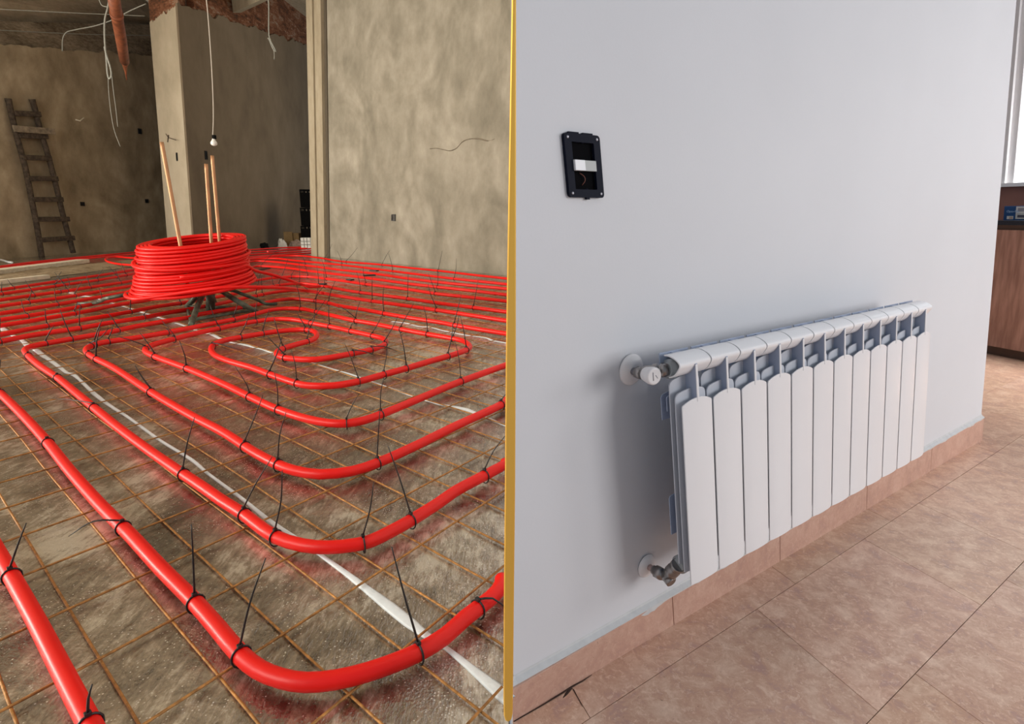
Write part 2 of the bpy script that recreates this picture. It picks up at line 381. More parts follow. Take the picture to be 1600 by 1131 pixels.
def wall_poly(a, b, htop, thick, back, mat, name, top_fn=None, front=0.0, z0=0.0, clipx=None, nseg=60, k=KL, label=None):
    """leaning wall between floor points a and b; back = direction away from the viewer; top_fn(t) gives the jagged top"""
    mb = MB(); fr = []; n = nseg
    cols = []
    for i in range(n + 1):
        t = i / n; p = a.lerp(b, t); h = top_fn(t) if top_fn else htop
        lo = lean(p, z0, k) - back * front; hi = lean(p, h, k) - back * front
        if clipx is not None:
            if clipx < 0: lo.x = min(lo.x, clipx); hi.x = min(hi.x, clipx)
            else: lo.x = max(lo.x, clipx); hi.x = max(hi.x, clipx)
        cols.append((lo, hi))
    vs = []; fs = []
    for lo, hi in cols: vs += [lo, hi, hi + back * thick, lo + back * thick]
    for i in range(n):
        q = i * 4; r = q + 4
        fs += [(q, r, r + 1, q + 1), (q + 1, r + 1, r + 2, q + 2), (q + 2, r + 2, r + 3, q + 3), (q + 3, r + 3, r, q)]
    fs += [(0, 1, 2, 3), (n * 4 + 3, n * 4 + 2, n * 4 + 1, n * 4)]
    mb.add(vs, fs); return struct(mb.build(name, mat), label)
def jag(base_fn, amp, freq, seed):
    return lambda t: base_fn(t) + amp * noise.noise(Vector((t * freq, seed, 0))) + amp * .6 * noise.noise(Vector((t * freq * 3.1, seed + 5, 0)))
def plane_of(a, b, k=KL):
    d = (b - a).normalized(); up = Vector((k, 0, 1)); n = d.cross(up).normalized()
    if n.y > 0: n = -n
    return a, n
def height_at(px, py, a, b):
    P, N = plane_of(a, b); return at_plane(px, py, P, N).z - ZL

# far left wall
LB = lf(318, 382.2); LA = lf(-130, 414.5); LA = LA + (LA - LB).normalized() * 1.5
PL, NL = plane_of(LA, LB)
h0, h1 = height_at(0, 79, LA, LB), height_at(212, 93, LA, LB)
tA = (lf(0, 405) - LA).length / (LB - LA).length; tB = (lf(212, 390) - LA).length / (LB - LA).length
basef = lambda t: h0 + (h1 - h0) * (t - tA) / (tB - tA)
NLh = -Vector((NL.x, NL.y, 0)).normalized()
wall_poly(LA, LB, 2.6, .06, NLh, M['plaster_dark'], 'wall_left', jag(basef, .05, 26, 1), nseg=150, label='far left wall of raw cement plaster')
s0, s1 = height_at(0, 50, LA, LB), height_at(228, 58, LA, LB)
slabf = lambda t: s0 + (s1 - s0) * (t - tA) / (tB - tA)
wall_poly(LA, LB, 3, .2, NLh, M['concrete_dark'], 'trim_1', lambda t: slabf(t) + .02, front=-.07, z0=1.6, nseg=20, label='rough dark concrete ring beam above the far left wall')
# slab over it, sloping with the wall head
tE = (lf(300, 383.5) - LA).length / (LB - LA).length
pa = lean(LA, slabf(0)) + NLh * .3; pb = lean(LA.lerp(LB, tE), slabf(tE)) + NLh * .3
mb = MB(); q = [pa, pb, pb + Vector((0.46, -2.0, 0.0)), pa + Vector((.2, -2.9, 0))]
mb.prism(q, (0, 0, .22)); struct(mb.build('ceiling', M['concrete']), 'board marked concrete slab over the far left corner')

# pale pier and back wall
CL, CC, CD = lf(263, 394.5), lf(304.5, 397), lf(520, 373.5)
PC, NC = plane_of(CL, CC); PB, NB = plane_of(CC, CD)
bk = Vector((-.25, .97, 0)).normalized()
hL, hC = height_at(226, 37, CL, CC), height_at(277, 8, CL, CC)
wall_poly(CL, CC, 3, .5, bk, M['plaster_pale'], 'wall_pier', jag(lambda t: hL + (hC - hL) * t, .06, 9, 3), nseg=40, label='pale plastered pier behind the pipe coil')
wall_poly(CL, CC, 5.2, .45, bk, M['brick'], 'wall_pier', None, front=-.03, z0=2.0, nseg=8, label='bare brick head of the pale pier')
hb0, hb1 = height_at(279, 6, CC, CD), height_at(482, 30, CC, CD)
t1 = (at_plane(482, 30, PB, NB).x - CC.x) / (CD.x - CC.x)
bkb = Vector((-NB.x, -NB.y, 0)).normalized()
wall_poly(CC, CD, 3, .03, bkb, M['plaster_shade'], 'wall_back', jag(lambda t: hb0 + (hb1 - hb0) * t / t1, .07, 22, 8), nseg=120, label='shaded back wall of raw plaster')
wall_poly(CC.lerp(CD, .08), CD, 5.6, .12, bkb, M['brick'], 'wall_back', None, front=-.035, z0=2.2, nseg=20, label='bare red brick above the back wall plaster')
# concrete lintel reaching forward from the back wall
b0 = at_plane(364, 20, PB, NB); b1 = at_plane(376, 20, PB, NB); b2 = at_z(424, -2, b1.z); dirb = b2 - b1
mb = MB(); mb.hexa([b0, b1, b1 + Vector((0,0,.35)), b0 + Vector((0,0,.35))], [b0 + dirb * 1.6, b1 + dirb * 1.6, b1 + dirb * 1.6 + Vector((0,0,.35)), b0 + dirb * 1.6 + Vector((0,0,.35))])
struct(mb.build('trim_2', M['jamb']), 'pale concrete lintel above the back wall')

# big plaster wall on the right of the site and its jamb
WA, WB = lf(512, 401), lf(800, 431.5)
WBe = WA + (WB - WA) * 1.25
PW, NW = plane_of(WA, WB); bkw = Vector((-NW.x, -NW.y, 0)).normalized()
wall_poly(WA, WBe, 4.1, .18, bkw, M['plaster'], 'wall_right', None, clipx=-.004, nseg=40, label='large plastered wall with a small socket box')
JA, JB, JC = lf(491.5, 400.7), lf(500, 401.0), lf(509.5, 401.3)
wall_poly(JA, JB, 4.1, .26, bkw, M['jamb'], 'door_1', None, front=.05, nseg=6, label='pale jamb at the end of the plastered wall')
wall_poly(JB, JC, 4.1, .22, bkw, M['jamb'], 'door_1', None, front=.025, nseg=6, label='narrower inner strip of the jamb')
wall_poly(JC, lf(512.5, 401.6), 4.1, .15, bkw, simple('shadow_gap_mortar', (.10,.08,.055), .95), 'door_1', None, front=-.02, nseg=4, label='dark joint beside the jamb')

# partition between the two rooms, edged with brass
mb = MB(); mb.box((0, 6.1, 2.3), (.0018, 11.06, 4.6)); struct(mb.build('wall_partition', M['wall_paint']), 'thin partition between the two rooms')
L_ = [(799.6, -30), (799.3, 0), (794.6, 283), (790.3, 560), (788.8, 760), (787.0, 960), (786.6, 1090), (787.2, 1118), (789.5, 1126), (794, 1128.5)]
R_ = [(806.6, -30), (806.5, 0), (806.4, 283), (806.0, 560), (805.0, 760), (802.8, 960), (801.5, 1090), (801.0, 1116), (799, 1125)]
mb = MB(); poly = [at_y(x, y, .55) for x, y in L_] + [at_y(x, y, .55) for x, y in R_[::-1]]
mb.prism(poly, (0, .014, 0))
struct(mb.build('trim_3', M['brass'], bevel=.0012), 'tapering brass edge strip on the partition')

# main concrete ceiling of the site, above the frame
mb = MB(); mb.box((-6.502, 7.0, ZL + 4.75), (12.996, 14.0, .25)); struct(mb.build('ceiling', M['concrete']), 'main concrete ceiling of the unfinished space')

# ---------------------------------------------------------------- rusty wire mesh
mesh_root = thing('reinforcing_mesh', (-1.6, 2.4, ZL), 'rusty welded wire mesh lying on the film under all the red pipes', 'wire mesh')
def clip_line(p, d, xr, yr):
    t0, t1 = -50, 50
    for a, dd, (lo, hi) in ((p[0], d[0], xr), (p[1], d[1], yr)):
        ta, tb = (lo - a) / dd, (hi - a) / dd
        if ta > tb: ta, tb = tb, ta
        t0, t1 = max(t0, ta), min(t1, tb)
    return (t0, t1) if t1 > t0 + .05 else None
def wires(ang, off0, sp, ks, z):
    d = (math.cos(ang), math.sin(ang)); n = (-d[1], d[0]); c = 0
    for k in ks:
        off = off0 + sp * k + random.uniform(-.004, .004)
        c_ = clip_line((n[0] * off, n[1] * off), d, (-4.4, -.012), (.35, 5.0))
        if not c_: continue
        npt = max(3, int((c_[1] - c_[0]) / .12)); pts = []
        ph = random.uniform(0, 99)
        for i in range(npt + 1):
            t = c_[0] + (c_[1] - c_[0]) * i / npt; w = .005 * noise.noise(Vector((t * 1.7, ph, 0)))
            pts.append((n[0] * (off + w) + d[0] * t, n[1] * (off + w) + d[1] * t, ZL + z + .0015 * noise.noise(Vector((t * 2, ph, 7)))))
        m_ = MB(); m_.tube(pts, .0020, 6, True); m_.build('wire', M['rust'], mesh_root); c += 1
    return c
n1 = wires(math.radians(-41.2), .036, .0955, range(-3, 58), .0045)
n2 = wires(math.radians(54.9), .684, .1600, range(-3, 34), .0080)
print('wires', n1, n2)

# ---------------------------------------------------------------- white joint strips between boards
def strip(pts, name, label):
    m_ = MB(); vs = []; P = [(lf(x, y, .0), w) for x, y, w in pts]
    # resample
    ctr = smooth_path([p for p, w in P], .02); n = len(ctr)
    ws = []
    for c in ctr:
        ds = sorted(((c - p).length, w) for p, w in P)[:2]
        (d0, w0), (d1, w1) = ds; ws.append((w0 * d1 + w1 * d0) / (d0 + d1 + 1e-6))
    top = []; 
    for i, c in enumerate(ctr):
        t = (ctr[min(i + 1, n - 1)] - ctr[max(i - 1, 0)]).normalized(); s_ = Vector((t.y, -t.x, 0))
        w = ws[i] * (1 + .18 * noise.noise(c * 9)); z = Vector((0, 0, .0022 + .0006 * noise.noise(c * 20)))
        vs += [c - s_ * w / 2 + Vector((0, 0, .0003)), c - s_ * w * .3 + z, c + s_ * w * .3 + z, c + s_ * w / 2 + Vector((0, 0, .0003))]
    fs = []
    for i in range(n - 1):
        for k in range(3): fs.append((i * 4 + k, i * 4 + k + 1, i * 4 + k + 5, i * 4 + k + 4))
        fs.append((i * 4 + 3, i * 4, i * 4 + 4, i * 4 + 7))
    m_.add(vs, fs, 0, True); return tag(m_.build(name, M['joint']), label, 'joint strip')
S1 = [(3,512,.026),(10,518,.03),(22,525,.02),(34,531,.02),(45,541,.03),(54,545,.022),(68,556,.024),(80,564,.018),(95,575,.016),(106,583,.015),(112,584,.018),(125,594,.012),(147,615,.016),(169,632,.014),(200,652,.010),(250,688,.0095),(300,719,.011),(325,740,.009),(375,777,.009),(400,797,.011),(431,821,.0125),(468,844,.009),(502,868,.0085),(540,895,.011),(574,921,.0145),(605,945,.019),(640,973,.020),(668,994,.014),(695,1011,.0085),(735,1043,.012),(770,1072,.018),(788,1088,.019),(797,1095,.019)]
strip(S1, 'joint_strip', 'long white joint strip running from the far left to the lower right corner')
S2 = [(110,457,.04),(128,462,.03),(146,464,.02),(163,470,.02),(185,476,.02),(202,481,.028),(230,490,.022),(253,497,.02),(280,506,.018),(308,516,.02),(332,523,.026),(344,529,.02),(362,535,.014),(384,539,.024),(397,543,.014),(412,546,.022),(428,552,.014),(450,558,.012),(482,566,.012),(520,577,.012),(545,584,.011),(585,598,.010),(625,612,.011),(660,624,.009),(687,632,.009),(712,636,.018),(728,640,.024),(748,648,.018),(770,657,.010),(797,668,.010)]
strip(S2, 'joint_strip', 'white joint strip passing under the coil stand and the inner pipe loops')
S3 = [(612,502,.016),(635,505,.014),(655,510,.014),(672,511,.02),(688,515.5,.012),(705,519,.016),(730,524,.012),(760,528,.012),(770,532,.02),(797,537,.012)]
strip(S3, 'joint_strip', 'short white joint strip behind the right hand pipe bend')

# ---------------------------------------------------------------- red heating pipes
PR = .0122; PZ = .0105 + PR
PIPES = {}
def pipe(key, pts, label, z=PZ, r=PR, name='heating_pipe', group='red underfloor heating pipes'):
    P = [lf(x, y, z) for x, y in pts]
    # rows that leave the frame on the left run on for another metre
    if pts[0][0] < 0 and pts[0][1] < 570: P = [P[0] + (P[0] - P[1]).normalized() * 1.2] + P
    if pts[-1][0] < 0 and pts[-1][1] < 600: P = P + [P[-1] + (P[-1] - P[-2]).normalized() * 1.2]
    P = smooth_path(P, .03)
    for p in P:
        p.x = min(p.x, -.004 - r)
    m_ = MB(); m_.tube(P, r, 14, True)
    o = tag(m_.build(name, M['pipe']), label, 'heating pipe', group); PIPES[key] = P; return o
pipe('A', [(-30,815),(0,868),(25,912),(58,972),(90,1034),(120,1092),(141,1132),(158,1165)], 'red pipe crossing the bottom left corner, nearest of all')
pipe('B', [(-40,578),(0,614),(37,650),(75,692),(110,736),(158,790),(202,834),(254,890),(306,942),(341,982),(377,1024),(405,1046),(440,1060),(478,1066),(524,1062),(574,1050),(617,1035),(654,1019),(695,994),(726,966),(766,935),(789,911),(798,904)], 'red pipe of the nearest full bend, lowest in the middle of the floor')
pipe('C', [(797,522),(790,521),(710,508),(690,504),(640,496.5),(600,489.5),(570,484),(530,477.5),(510,472.5),(475,468),(455,467),(437,468.5),(410,474),(385,479),(360,483),(335,487),(310,491.5),(296,496),(270,500),(240,505),(210,510.5),(185,516),(160,521),(112,529.5),(72,536.5),(48,541.5),(39.5,546),(43,554),(62,571),(90,590),(117,612),(147,637),(185,668),(225,698),(265,726),(287,741),(320,763),(350,784),(382,804),(400,818),(431,839),(474,852),(512,855),(555,851),(580,845),(611,830),(642,813),(685,786),(712,767),(757,743),(789,726),(798,722)], 'red pipe of the second bend, turning back at a sharp corner far left')
pipe('D', [(798,624),(789,629),(775,636.5),(712,665.5),(644,699),(590,723),(550,736),(500,741),(460,735),(435,726),(400,708),(350,676),(302,651),(240,615),(175,573),(151,561),(139,553.5),(134.5,547),(138,542.5),(148,538.5),(170,533.5),(200,529.5),(230,525),(262,519),(300,512),(340,504),(365,499),(395,491.5),(425,484),(445,482),(470,482.5),(494,487),(520,493),(550,500),(580,505),(620,513),(668,522),(700,527.5),(722,532),(733,539),(733,544),(722,549.5),(700,556.5),(670,565),(635,575.5),(600,585),(560,596),(520,602.5),(482,602.5),(464,599),(429,587.5),(395,575),(357,564),(336,555),(330,545.5),(335,538),(348,532.5),(376,527),(411,521),(440,517),(468,515),(485,516),(494,520),(494.5,526),(488,531),(460,539),(442,544.5),(433,550),(434,555),(445,559),(470,561.5),(495,561.5),(520,558),(560,550.5),(580,546.5),(597,540.5),(602.5,535),(600,529.5),(582,524.5),(548,517),(515,510),(485,504.5),(470,501),(450,498.8),(430,498.5),(400,502),(350,511.5),(310,520),(280,527.5),(255,534),(237,539.5),(227,545),(229,550.5),(242,557),(297,577.5),(350,600.5),(397,623),(435,640),(482,655),(515,661),(542,661.5),(568,657),(595,647.5),(650,625),(712,599),(789,571),(798,568)], 'red pipe forming the inner spiral with the small S shaped centre loop')
pipe('E', [(798,502),(790,501),(710,488.5),(640,478.5),(582,470.5),(530,462.5),(505,458),(480,454.5),(455,453.5),(430,456.5),(400,462),(370,468.5),(335,476),(290,484),(255,490),(225,496),(170,504.5),(140,510),(125,512.5),(70,520.5),(35,526.5),(0,533.5),(-30,539)], 'red pipe row just beyond the sharp left corner, first straight row')
pipe('F', [(798,488),(790,487),(740,480.5),(700,475.5),(637,466.5),(560,456.5),(530,451.5),(505,446.5),(480,443.5),(462,443),(440,445),(410,450),(380,456),(350,462),(295,471.5),(240,480),(204,487),(140,498),(105,503.5),(74,509),(30,517),(0,523),(-30,528.5)], 'second straight red pipe row counted up from the sharp left corner')
pipe('G', [(798,472),(790,470.5),(730,464),(680,458.5),(640,452.5),(572,444),(530,438),(510,435.5),(486,432.7),(460,432),(430,434),(400,438),(340,448.5),(290,458),(260,463.5),(230,469),(180,477),(140,485.5),(100,492.5),(50,501),(3,508.5),(-30,514)], 'third straight red pipe row, half hidden by the coil')
pipe('H', [(798,461.5),(790,460.5),(740,454.5),(680,448),(640,443.5),(610,439.5),(570,434),(530,429),(480,423),(442,418),(403,416),(370,427),(300,446),(210,464),(180,469),(140,476),(118,480.5),(70,489),(43,493.5),(2,499.5),(-30,505)], 'fourth straight red pipe row, bending behind the coil')
pipe('I', [(798,452),(790,451),(710,443.5),(640,435.5),(580,427),(530,421.5),(480,415),(420,408.5),(400,408),(360,416),(300,432),(210,454),(150,465),(110,472),(60,480.5),(0,490),(-30,495.5)], 'fifth straight red pipe row, bending behind the coil')
pipe('J', [(798,445),(790,444),(710,435.5),(640,427),(580,419.5),(530,413.5),(460,407),(428,403.8),(400,404.5),(360,410),(300,423),(220,443.5),(160,454.5),(100,464.5),(45,472),(0,478.5),(-30,483)], 'sixth straight red pipe row, bending behind the coil')
pipe('K', [(798,436),(790,435),(740,429.5),(685,423),(640,418.5),(595,413.5),(530,408),(500,403),(462,399.5),(430,400.5),(390,404),(330,413),(220,436.5),(160,446),(100,455),(40,463),(0,469),(-30,473)], 'red pipe row running closest to the big plastered wall')
pipe('L', [(250,420),(215,426.5),(160,436.5),(100,445),(60,451),(3,459),(-30,463)], 'red pipe row left of the coil, second from the rubble strip')
pipe('M', [(250,414),(210,421.5),(160,429.5),(110,436.5),(70,442.5),(6,452),(-30,457)], 'red pipe row left of the coil, next to the rubble strip')
pipe('N', [(260,388.5),(210,394),(160,398.8),(100,404.5),(50,410),(0,416.5),(-30,420)], 'red pipe running along the far left wall, nearer the wall')
pipe('O', [(262,391.5),(210,397),(160,401.5),(100,407),(50,413),(0,420),(-30,424)], 'red pipe running along the far left wall, beside the long board')
for kk, (ya, yb, ym, tx) in {'P': (390.5,385.6,387,'farthest'),'Q': (394,388.4,391,'second farthest'),'R': (398,391.6,394.5,'third farthest'),'S': (402,395,398,'nearest')}.items():
    pipe(kk, [(330,ya+4),(388,ya),(440,ym),(486,yb),(505,yb-1.4)], 'dim red pipe in front of the back wall, %s of those four' % tx)
pipe('T', [(215,403.5),(200,402.6),(182,401.3),(170,402.3),(165,405.5),(171,409.5),(190,413),(210,414.4)], 'loose red pipe loop lying on the floor left of the coil', z=.03, r=.012)
pipe('U', [(418,393),(436,391),(452,389.5),(466,388.2),(480,388)], 'dim red pipe rising over the rubbish near the back wall', z=.06)

# ---------------------------------------------------------------- pipe coil
CTOP, RT, AT_, BT = Vector((-1.93, 3.559, ZL + .442)), .301, .119, -.045
CBOT, RB, AB_, BB_ = Vector((-1.955, 3.559, ZL + .176)), .355, .087, -.055
cr = .0095
def ringpt(f, rad, w):
    C = CTOP.lerp(CBOT, f); a = AT_ + (AB_ - AT_) * f; b = BT + (BB_ - BT) * f
    nx = Vector((math.sin(b), -math.sin(a), 1)).normalized(); u = Vector((0, 1, 0)).cross(nx).normalized(); v = nx.cross(u)
    return C + (u * math.cos(w) + v * math.sin(w)) * rad
mb = MB(); NR = 15
for i in range(NR):
    f = i / (NR - 1)
    bulge = (.026 if i in (5, 6) else 0) + (.02 * (f > .8))
    R0 = RT + (RB - RT) * (.25 * f + .75 * f ** 3) - cr + random.uniform(-.004, .004)
    ex, ey = random.uniform(-.006, .006), random.uniform(0, 6.28)
    for j in range(4 if i < 2 else (2 if i < NR - 2 else 3)):
        rad = R0 - j * cr * 2.1 + (bulge if j == 0 and i == 5 else 0) * .6
        ph = random.uniform(0, 6.28)
        pts = [ringpt(f + .012 * math.sin(w + ph) , rad + ex * math.cos(w - ey), w) for w in [2 * math.pi * k / 72 for k in range(73)]]
        mb.tube(pts, cr, 8, False)
# crossing turn and the two leads that pay out towards the floor
cross = [ringpt(.30 + .22 * k / 40, RT + .026 - .010 * abs(k - 20) / 20, math.pi * 1.0 + math.pi * k / 40) for k in range(41)]
mb.tube(smooth_path(cross, .02), cr, 8)
l1 = [ringpt(1.0, RB + .012, math.pi * (1.0 + .06 * k)) for k in range(0, 7)]
l1 += [at_y(340, 450, 3.24), at_y(380, 448.5, 3.32), at_y(440, 449.5, 3.6), lf(475, 453.6, .055), lf(505, 458.5, .048)]
mb.tube(smooth_path(l1, .02), cr * 1.12, 10)
l2 = [ringpt(.60, RT + .012, math.pi * (-.42 + .07 * k)) for k in range(0, 7)]
l2 += [at_y(400, 423, 3.75), at_y(428, 430, 3.95), at_y(450, 437, 4.0), lf(470, 444, .06), lf(483, 448, .04), lf(500, 447.5, .03)]
mb.tube(smooth_path(l2, .02), cr * 1.12, 10)
tag(mb.build('pipe_coil', M['coil']), 'large coil of red pipe resting tilted on the steel stand', 'pipe coil')

# decoiler stand
st = thing('decoiler_stand', (-1.93, 3.559, ZL), 'green steel decoiler stand with copper uprights under the red pipe coil', 'pipe stand')
def bar(P, r, name, mat, parent, seg=8, flat=None):
    m_ = MB(); m_.tube(smooth_path(P, .03) if len(P) > 2 else P, r, seg, True, flat=flat); return m_.build(name, mat, parent)
Yc = 3.559
bar([at_y(329,452,Yc), lf(329, 487, .006)], .026, 'centre_post', M['green_steel'], st, 12)
for P in ([at_y(347,455,3.5), at_y(372,471,3.45), lf(402,488,.012)], [at_y(318,459,3.45), at_y(309,478,3.3), lf(298,509,.012)],
          [at_y(309,461,3.6), lf(292,479,.012)], [at_y(332,464,3.65), lf(336,474,.012)]):
    bar(P, .016, 'leg', M['green_steel'], st)
for P in ([lf(292,479,.02), lf(298,500,.02)], [lf(292,479,.02), lf(388,481,.02)], [lf(299,500,.02), lf(396,484,.02)]):
    bar(P, .009, 'brace', M['green_steel'], st)
bar([at_y(262,452,3.5), at_y(205,459,3.4), at_y(172,465,3.35), lf(158,470,.07), lf(145,473.5,.03), lf(123,474.5,.02)], .011, 'arm', M['green_steel'], st)
bar([at_y(330,449,3.6), at_y(362,453,3.6), at_y(380,460,3.6), lf(404,469,.06), lf(416,475,.03), lf(433,474.5,.03)], .011, 'arm', M['green_steel'], st)
for (a, b, yy) in (((252.5,222),(284,394),3.36), ((322,256),(331,388),3.62), ((331.5,243),(344,388),3.75)):
    bar([at_y(*a, yy), at_y(*b, yy), at_y(b[0] + (b[0]-a[0])*.35, b[1] + (b[1]-a[1])*.35, yy)], .0105, 'upright', M['copper'], st, 10)

# ---------------------------------------------------------------- cable ties
# (base on the pipe, tip, pipe key, optional middle, lying flag)
T = [
 (377,1024,415,872,'B',None),(650,1010,612,854,'B',None),(752,951,797,953,'B','lie'),(307,938,299,819,'B',None),(198,829,107,838,'B','lie'),(20,902,41,817,'A',None),(155,1133,144,1069,'A',None),
 (434,834,441,735,'C',None),(570,842,584,753,'C',None),(640,808,606,696,'C',None),(591,722,594,637,'D',None),(600,585,604.5,527,'D',None),(594,648,600,588,'D',None),
 (544,661,561,615,'D',None),(557,596,538.5,536.5,'D',(546,553)),(635,575,624,515,'D',None),(711,595,710.5,531,'D',None),(752,744,790,680,'C',None),(780,634,797,605,'D',None),
 (436,640,429,582,'D',None),(426,585,441,526,'D',None),(465,597,455,546,'D',None),(395,618,367,572,'D',(386,602)),(389,699,411,617,'D',None),(289,739,304,652,'C',None),(382,802,425,714,'C',None),
 (437,724,447,644,'D',None),(296,576,280,532,'D',(289,556)),(242.5,556,218,519,'D',(236,543)),(226,545,180,524.5,'D','mid'),(240,612,211,571,'D',(222,589)),(152,560,157,510,'D',None),
 (147,538,160,499,'D',None),(150,540,170,512,'D',(157,528)),(171,533,177,507,'D',None),(150,638,81,622,'C','lie'),(139,553,134,546,'D','loop'),(46,556,42,550,'C','loop'),(90,589,94,586,'C','loop'),(76,690,80,684,'B','loop'),
 (2,614,1,562,'B',None),(73,535,84.5,508.5,'C',None),(113,530,94,484,'C',None),(126,513,125,479,'E',None),(74,510,70.5,483,'F',None),(6.5,534,.5,497,'E',None),
 (43,494,33,469,'H',(39,488)),(119,490,121.5,471,'G',None),(91.5,476,84.5,450,'I',(88,470)),(45,472,50,453,'J',None),(44,461,39.5,438,'K',None),(2.5,471,.5,457,'K',None),(12,450,11.5,436,'M',None),(4,459,3,440,'L',None),
 (87,445,85,425,'L',None),(94.5,454,92,432,'K',None),(95,440,96,424,'M',None),(103,447,105,431,'L',None),(112,456,105.5,433,'K',(109,449)),(129,462,128,439,'J',None),(136,449,132.5,426,'K',None),
 (162,438,161,420,'L',None),(171,433,170,415,'L',None),(182,442,180,421,'K',None),(191,430,188,408,'L',None),(165,480,154,450,'H',(160,467)),(204,487,203,459,'F',None),(225,497,231,484,'E',None),
 (187,516,166.5,486,'C',None),(262,519,261,516,'D','loop'),(277,529,253,501,'D',(274,526)),(281,473,280,464,'F',None),(345,513,328,476,'D',None),(332,540,380,548,'D','lie'),(368,499,372,471,'D',None),
 (377.5,527,389.5,491,'D',None),(400,502,402,470,'D',None),(411,522,421,484,'D',None),(443,558,416.5,524,'D',None),(443,544,428,496,'D',None),(480,534,485,513,'D',None),(484.5,515,493,490,'D',None),(484,514,464,489,'D',None),
 (484.5,505,509.5,467,'D',(487,499)),(493,487,497,450,'D',None),(514,510,513.5,477,'D',None),(513,473,524,439,'C',None),(489,471,506,447,'C',None),(549,517,551,504,'D',None),(552.5,501,528,477,'D',None),(553,501,563,470,'D',None),
 (469.5,482,463,445,'D',None),(585,525,597,493,'D',None),(597,539,622,494,'D',None),(626,515,646.5,474,'D',None),(668,521,662,479,'D',None),(577,547,621,549,'D','lie'),(546,553,587,556,'D','lie'),
 (700,556,708,505,'D',None),(708,529,717.5,492,'D',None),(726,546,719,493,'D',None),(708,507,720.5,461,'C',None),(738,480,747,438,'F',None),(675,485,668.5,443,'E',None),(678,459,669,427,'G',(675,442)),
 (681,449,683,422,'H',None),(684,423,691,392,'K',None),(708,436,713,404,'J',None),(581.5,471,582,432,'E',None),(598,489,600,447,'C',None),(637,467,638,428,'F',None),(560,457,557,424,'F',None),(572,444,567,415,'G',None),
 (612,424,607,396,'J',None),(596,414,609,391,'K',None),(546,409,558.5,387,'K',None),(533.5,414,527,392,'J',None),(510,404,519,381,'K',None),(441.5,446,450,405,'F',None),(441,411,441,386,'H',None),(475,415,472,400,'I',None),
 (486,432,477.5,416,'G',None),(452,431,461,421,'G',None),(466,443,467,411,'F',None),(503,436,502,404,'G',None),(511,447,506,417,'F',None),(482,454,474,447,'E',None),(489,446,495,415,'F',None),(405,462,407,427,'E',None),(412,460,408,430,'E',None),(420,447,424,431,'F',None),
]
tie_list = []
for bx, by, tx, ty, key, opt in T:
    P = PIPES[key]; tgt = lf(bx, by, PZ)
    i = min(range(len(P)), key=lambda k: (P[k] - tgt).length)
    c = P[i]; d = (P[min(i + 1, len(P) - 1)] - P[max(i - 1, 0)]).normalized()
    tie_list.append((c, d, bx, by, tx, ty, key, opt, i))
WORD = {'A': 'the pipe in the bottom left corner', 'B': 'the nearest full pipe bend', 'C': 'the sharp cornered second bend', 'D': 'the inner spiral pipe',
        'E': 'the first straight pipe row', 'F': 'the second straight pipe row', 'G': 'the third straight pipe row', 'H': 'the fourth straight pipe row', 'I': 'the fifth straight pipe row', 'J': 'the sixth straight pipe row',
        'K': 'the row nearest the plastered wall', 'L': 'the second row from the rubble', 'M': 'the row beside the rubble'}
ORD = ['first','second','third','fourth','fifth','sixth','seventh','eighth','ninth','tenth','eleventh','twelfth','thirteenth','fourteenth','fifteenth','sixteenth','seventeenth','eighteenth','nineteenth','twentieth']
def ordw(n):
    if n < 20: return ORD[n]
    tens = {2: 'twenty', 3: 'thirty', 4: 'forty', 5: 'fifty'}; n += 1
    return (tens[n // 10] + (' ' + ORD[n % 10 - 1] if n % 10 else 'th')).replace('tyth', 'tieth')
per = {}
for q in sorted(tie_list, key=lambda q: q[2]): per.setdefault(q[6], []).append(q)
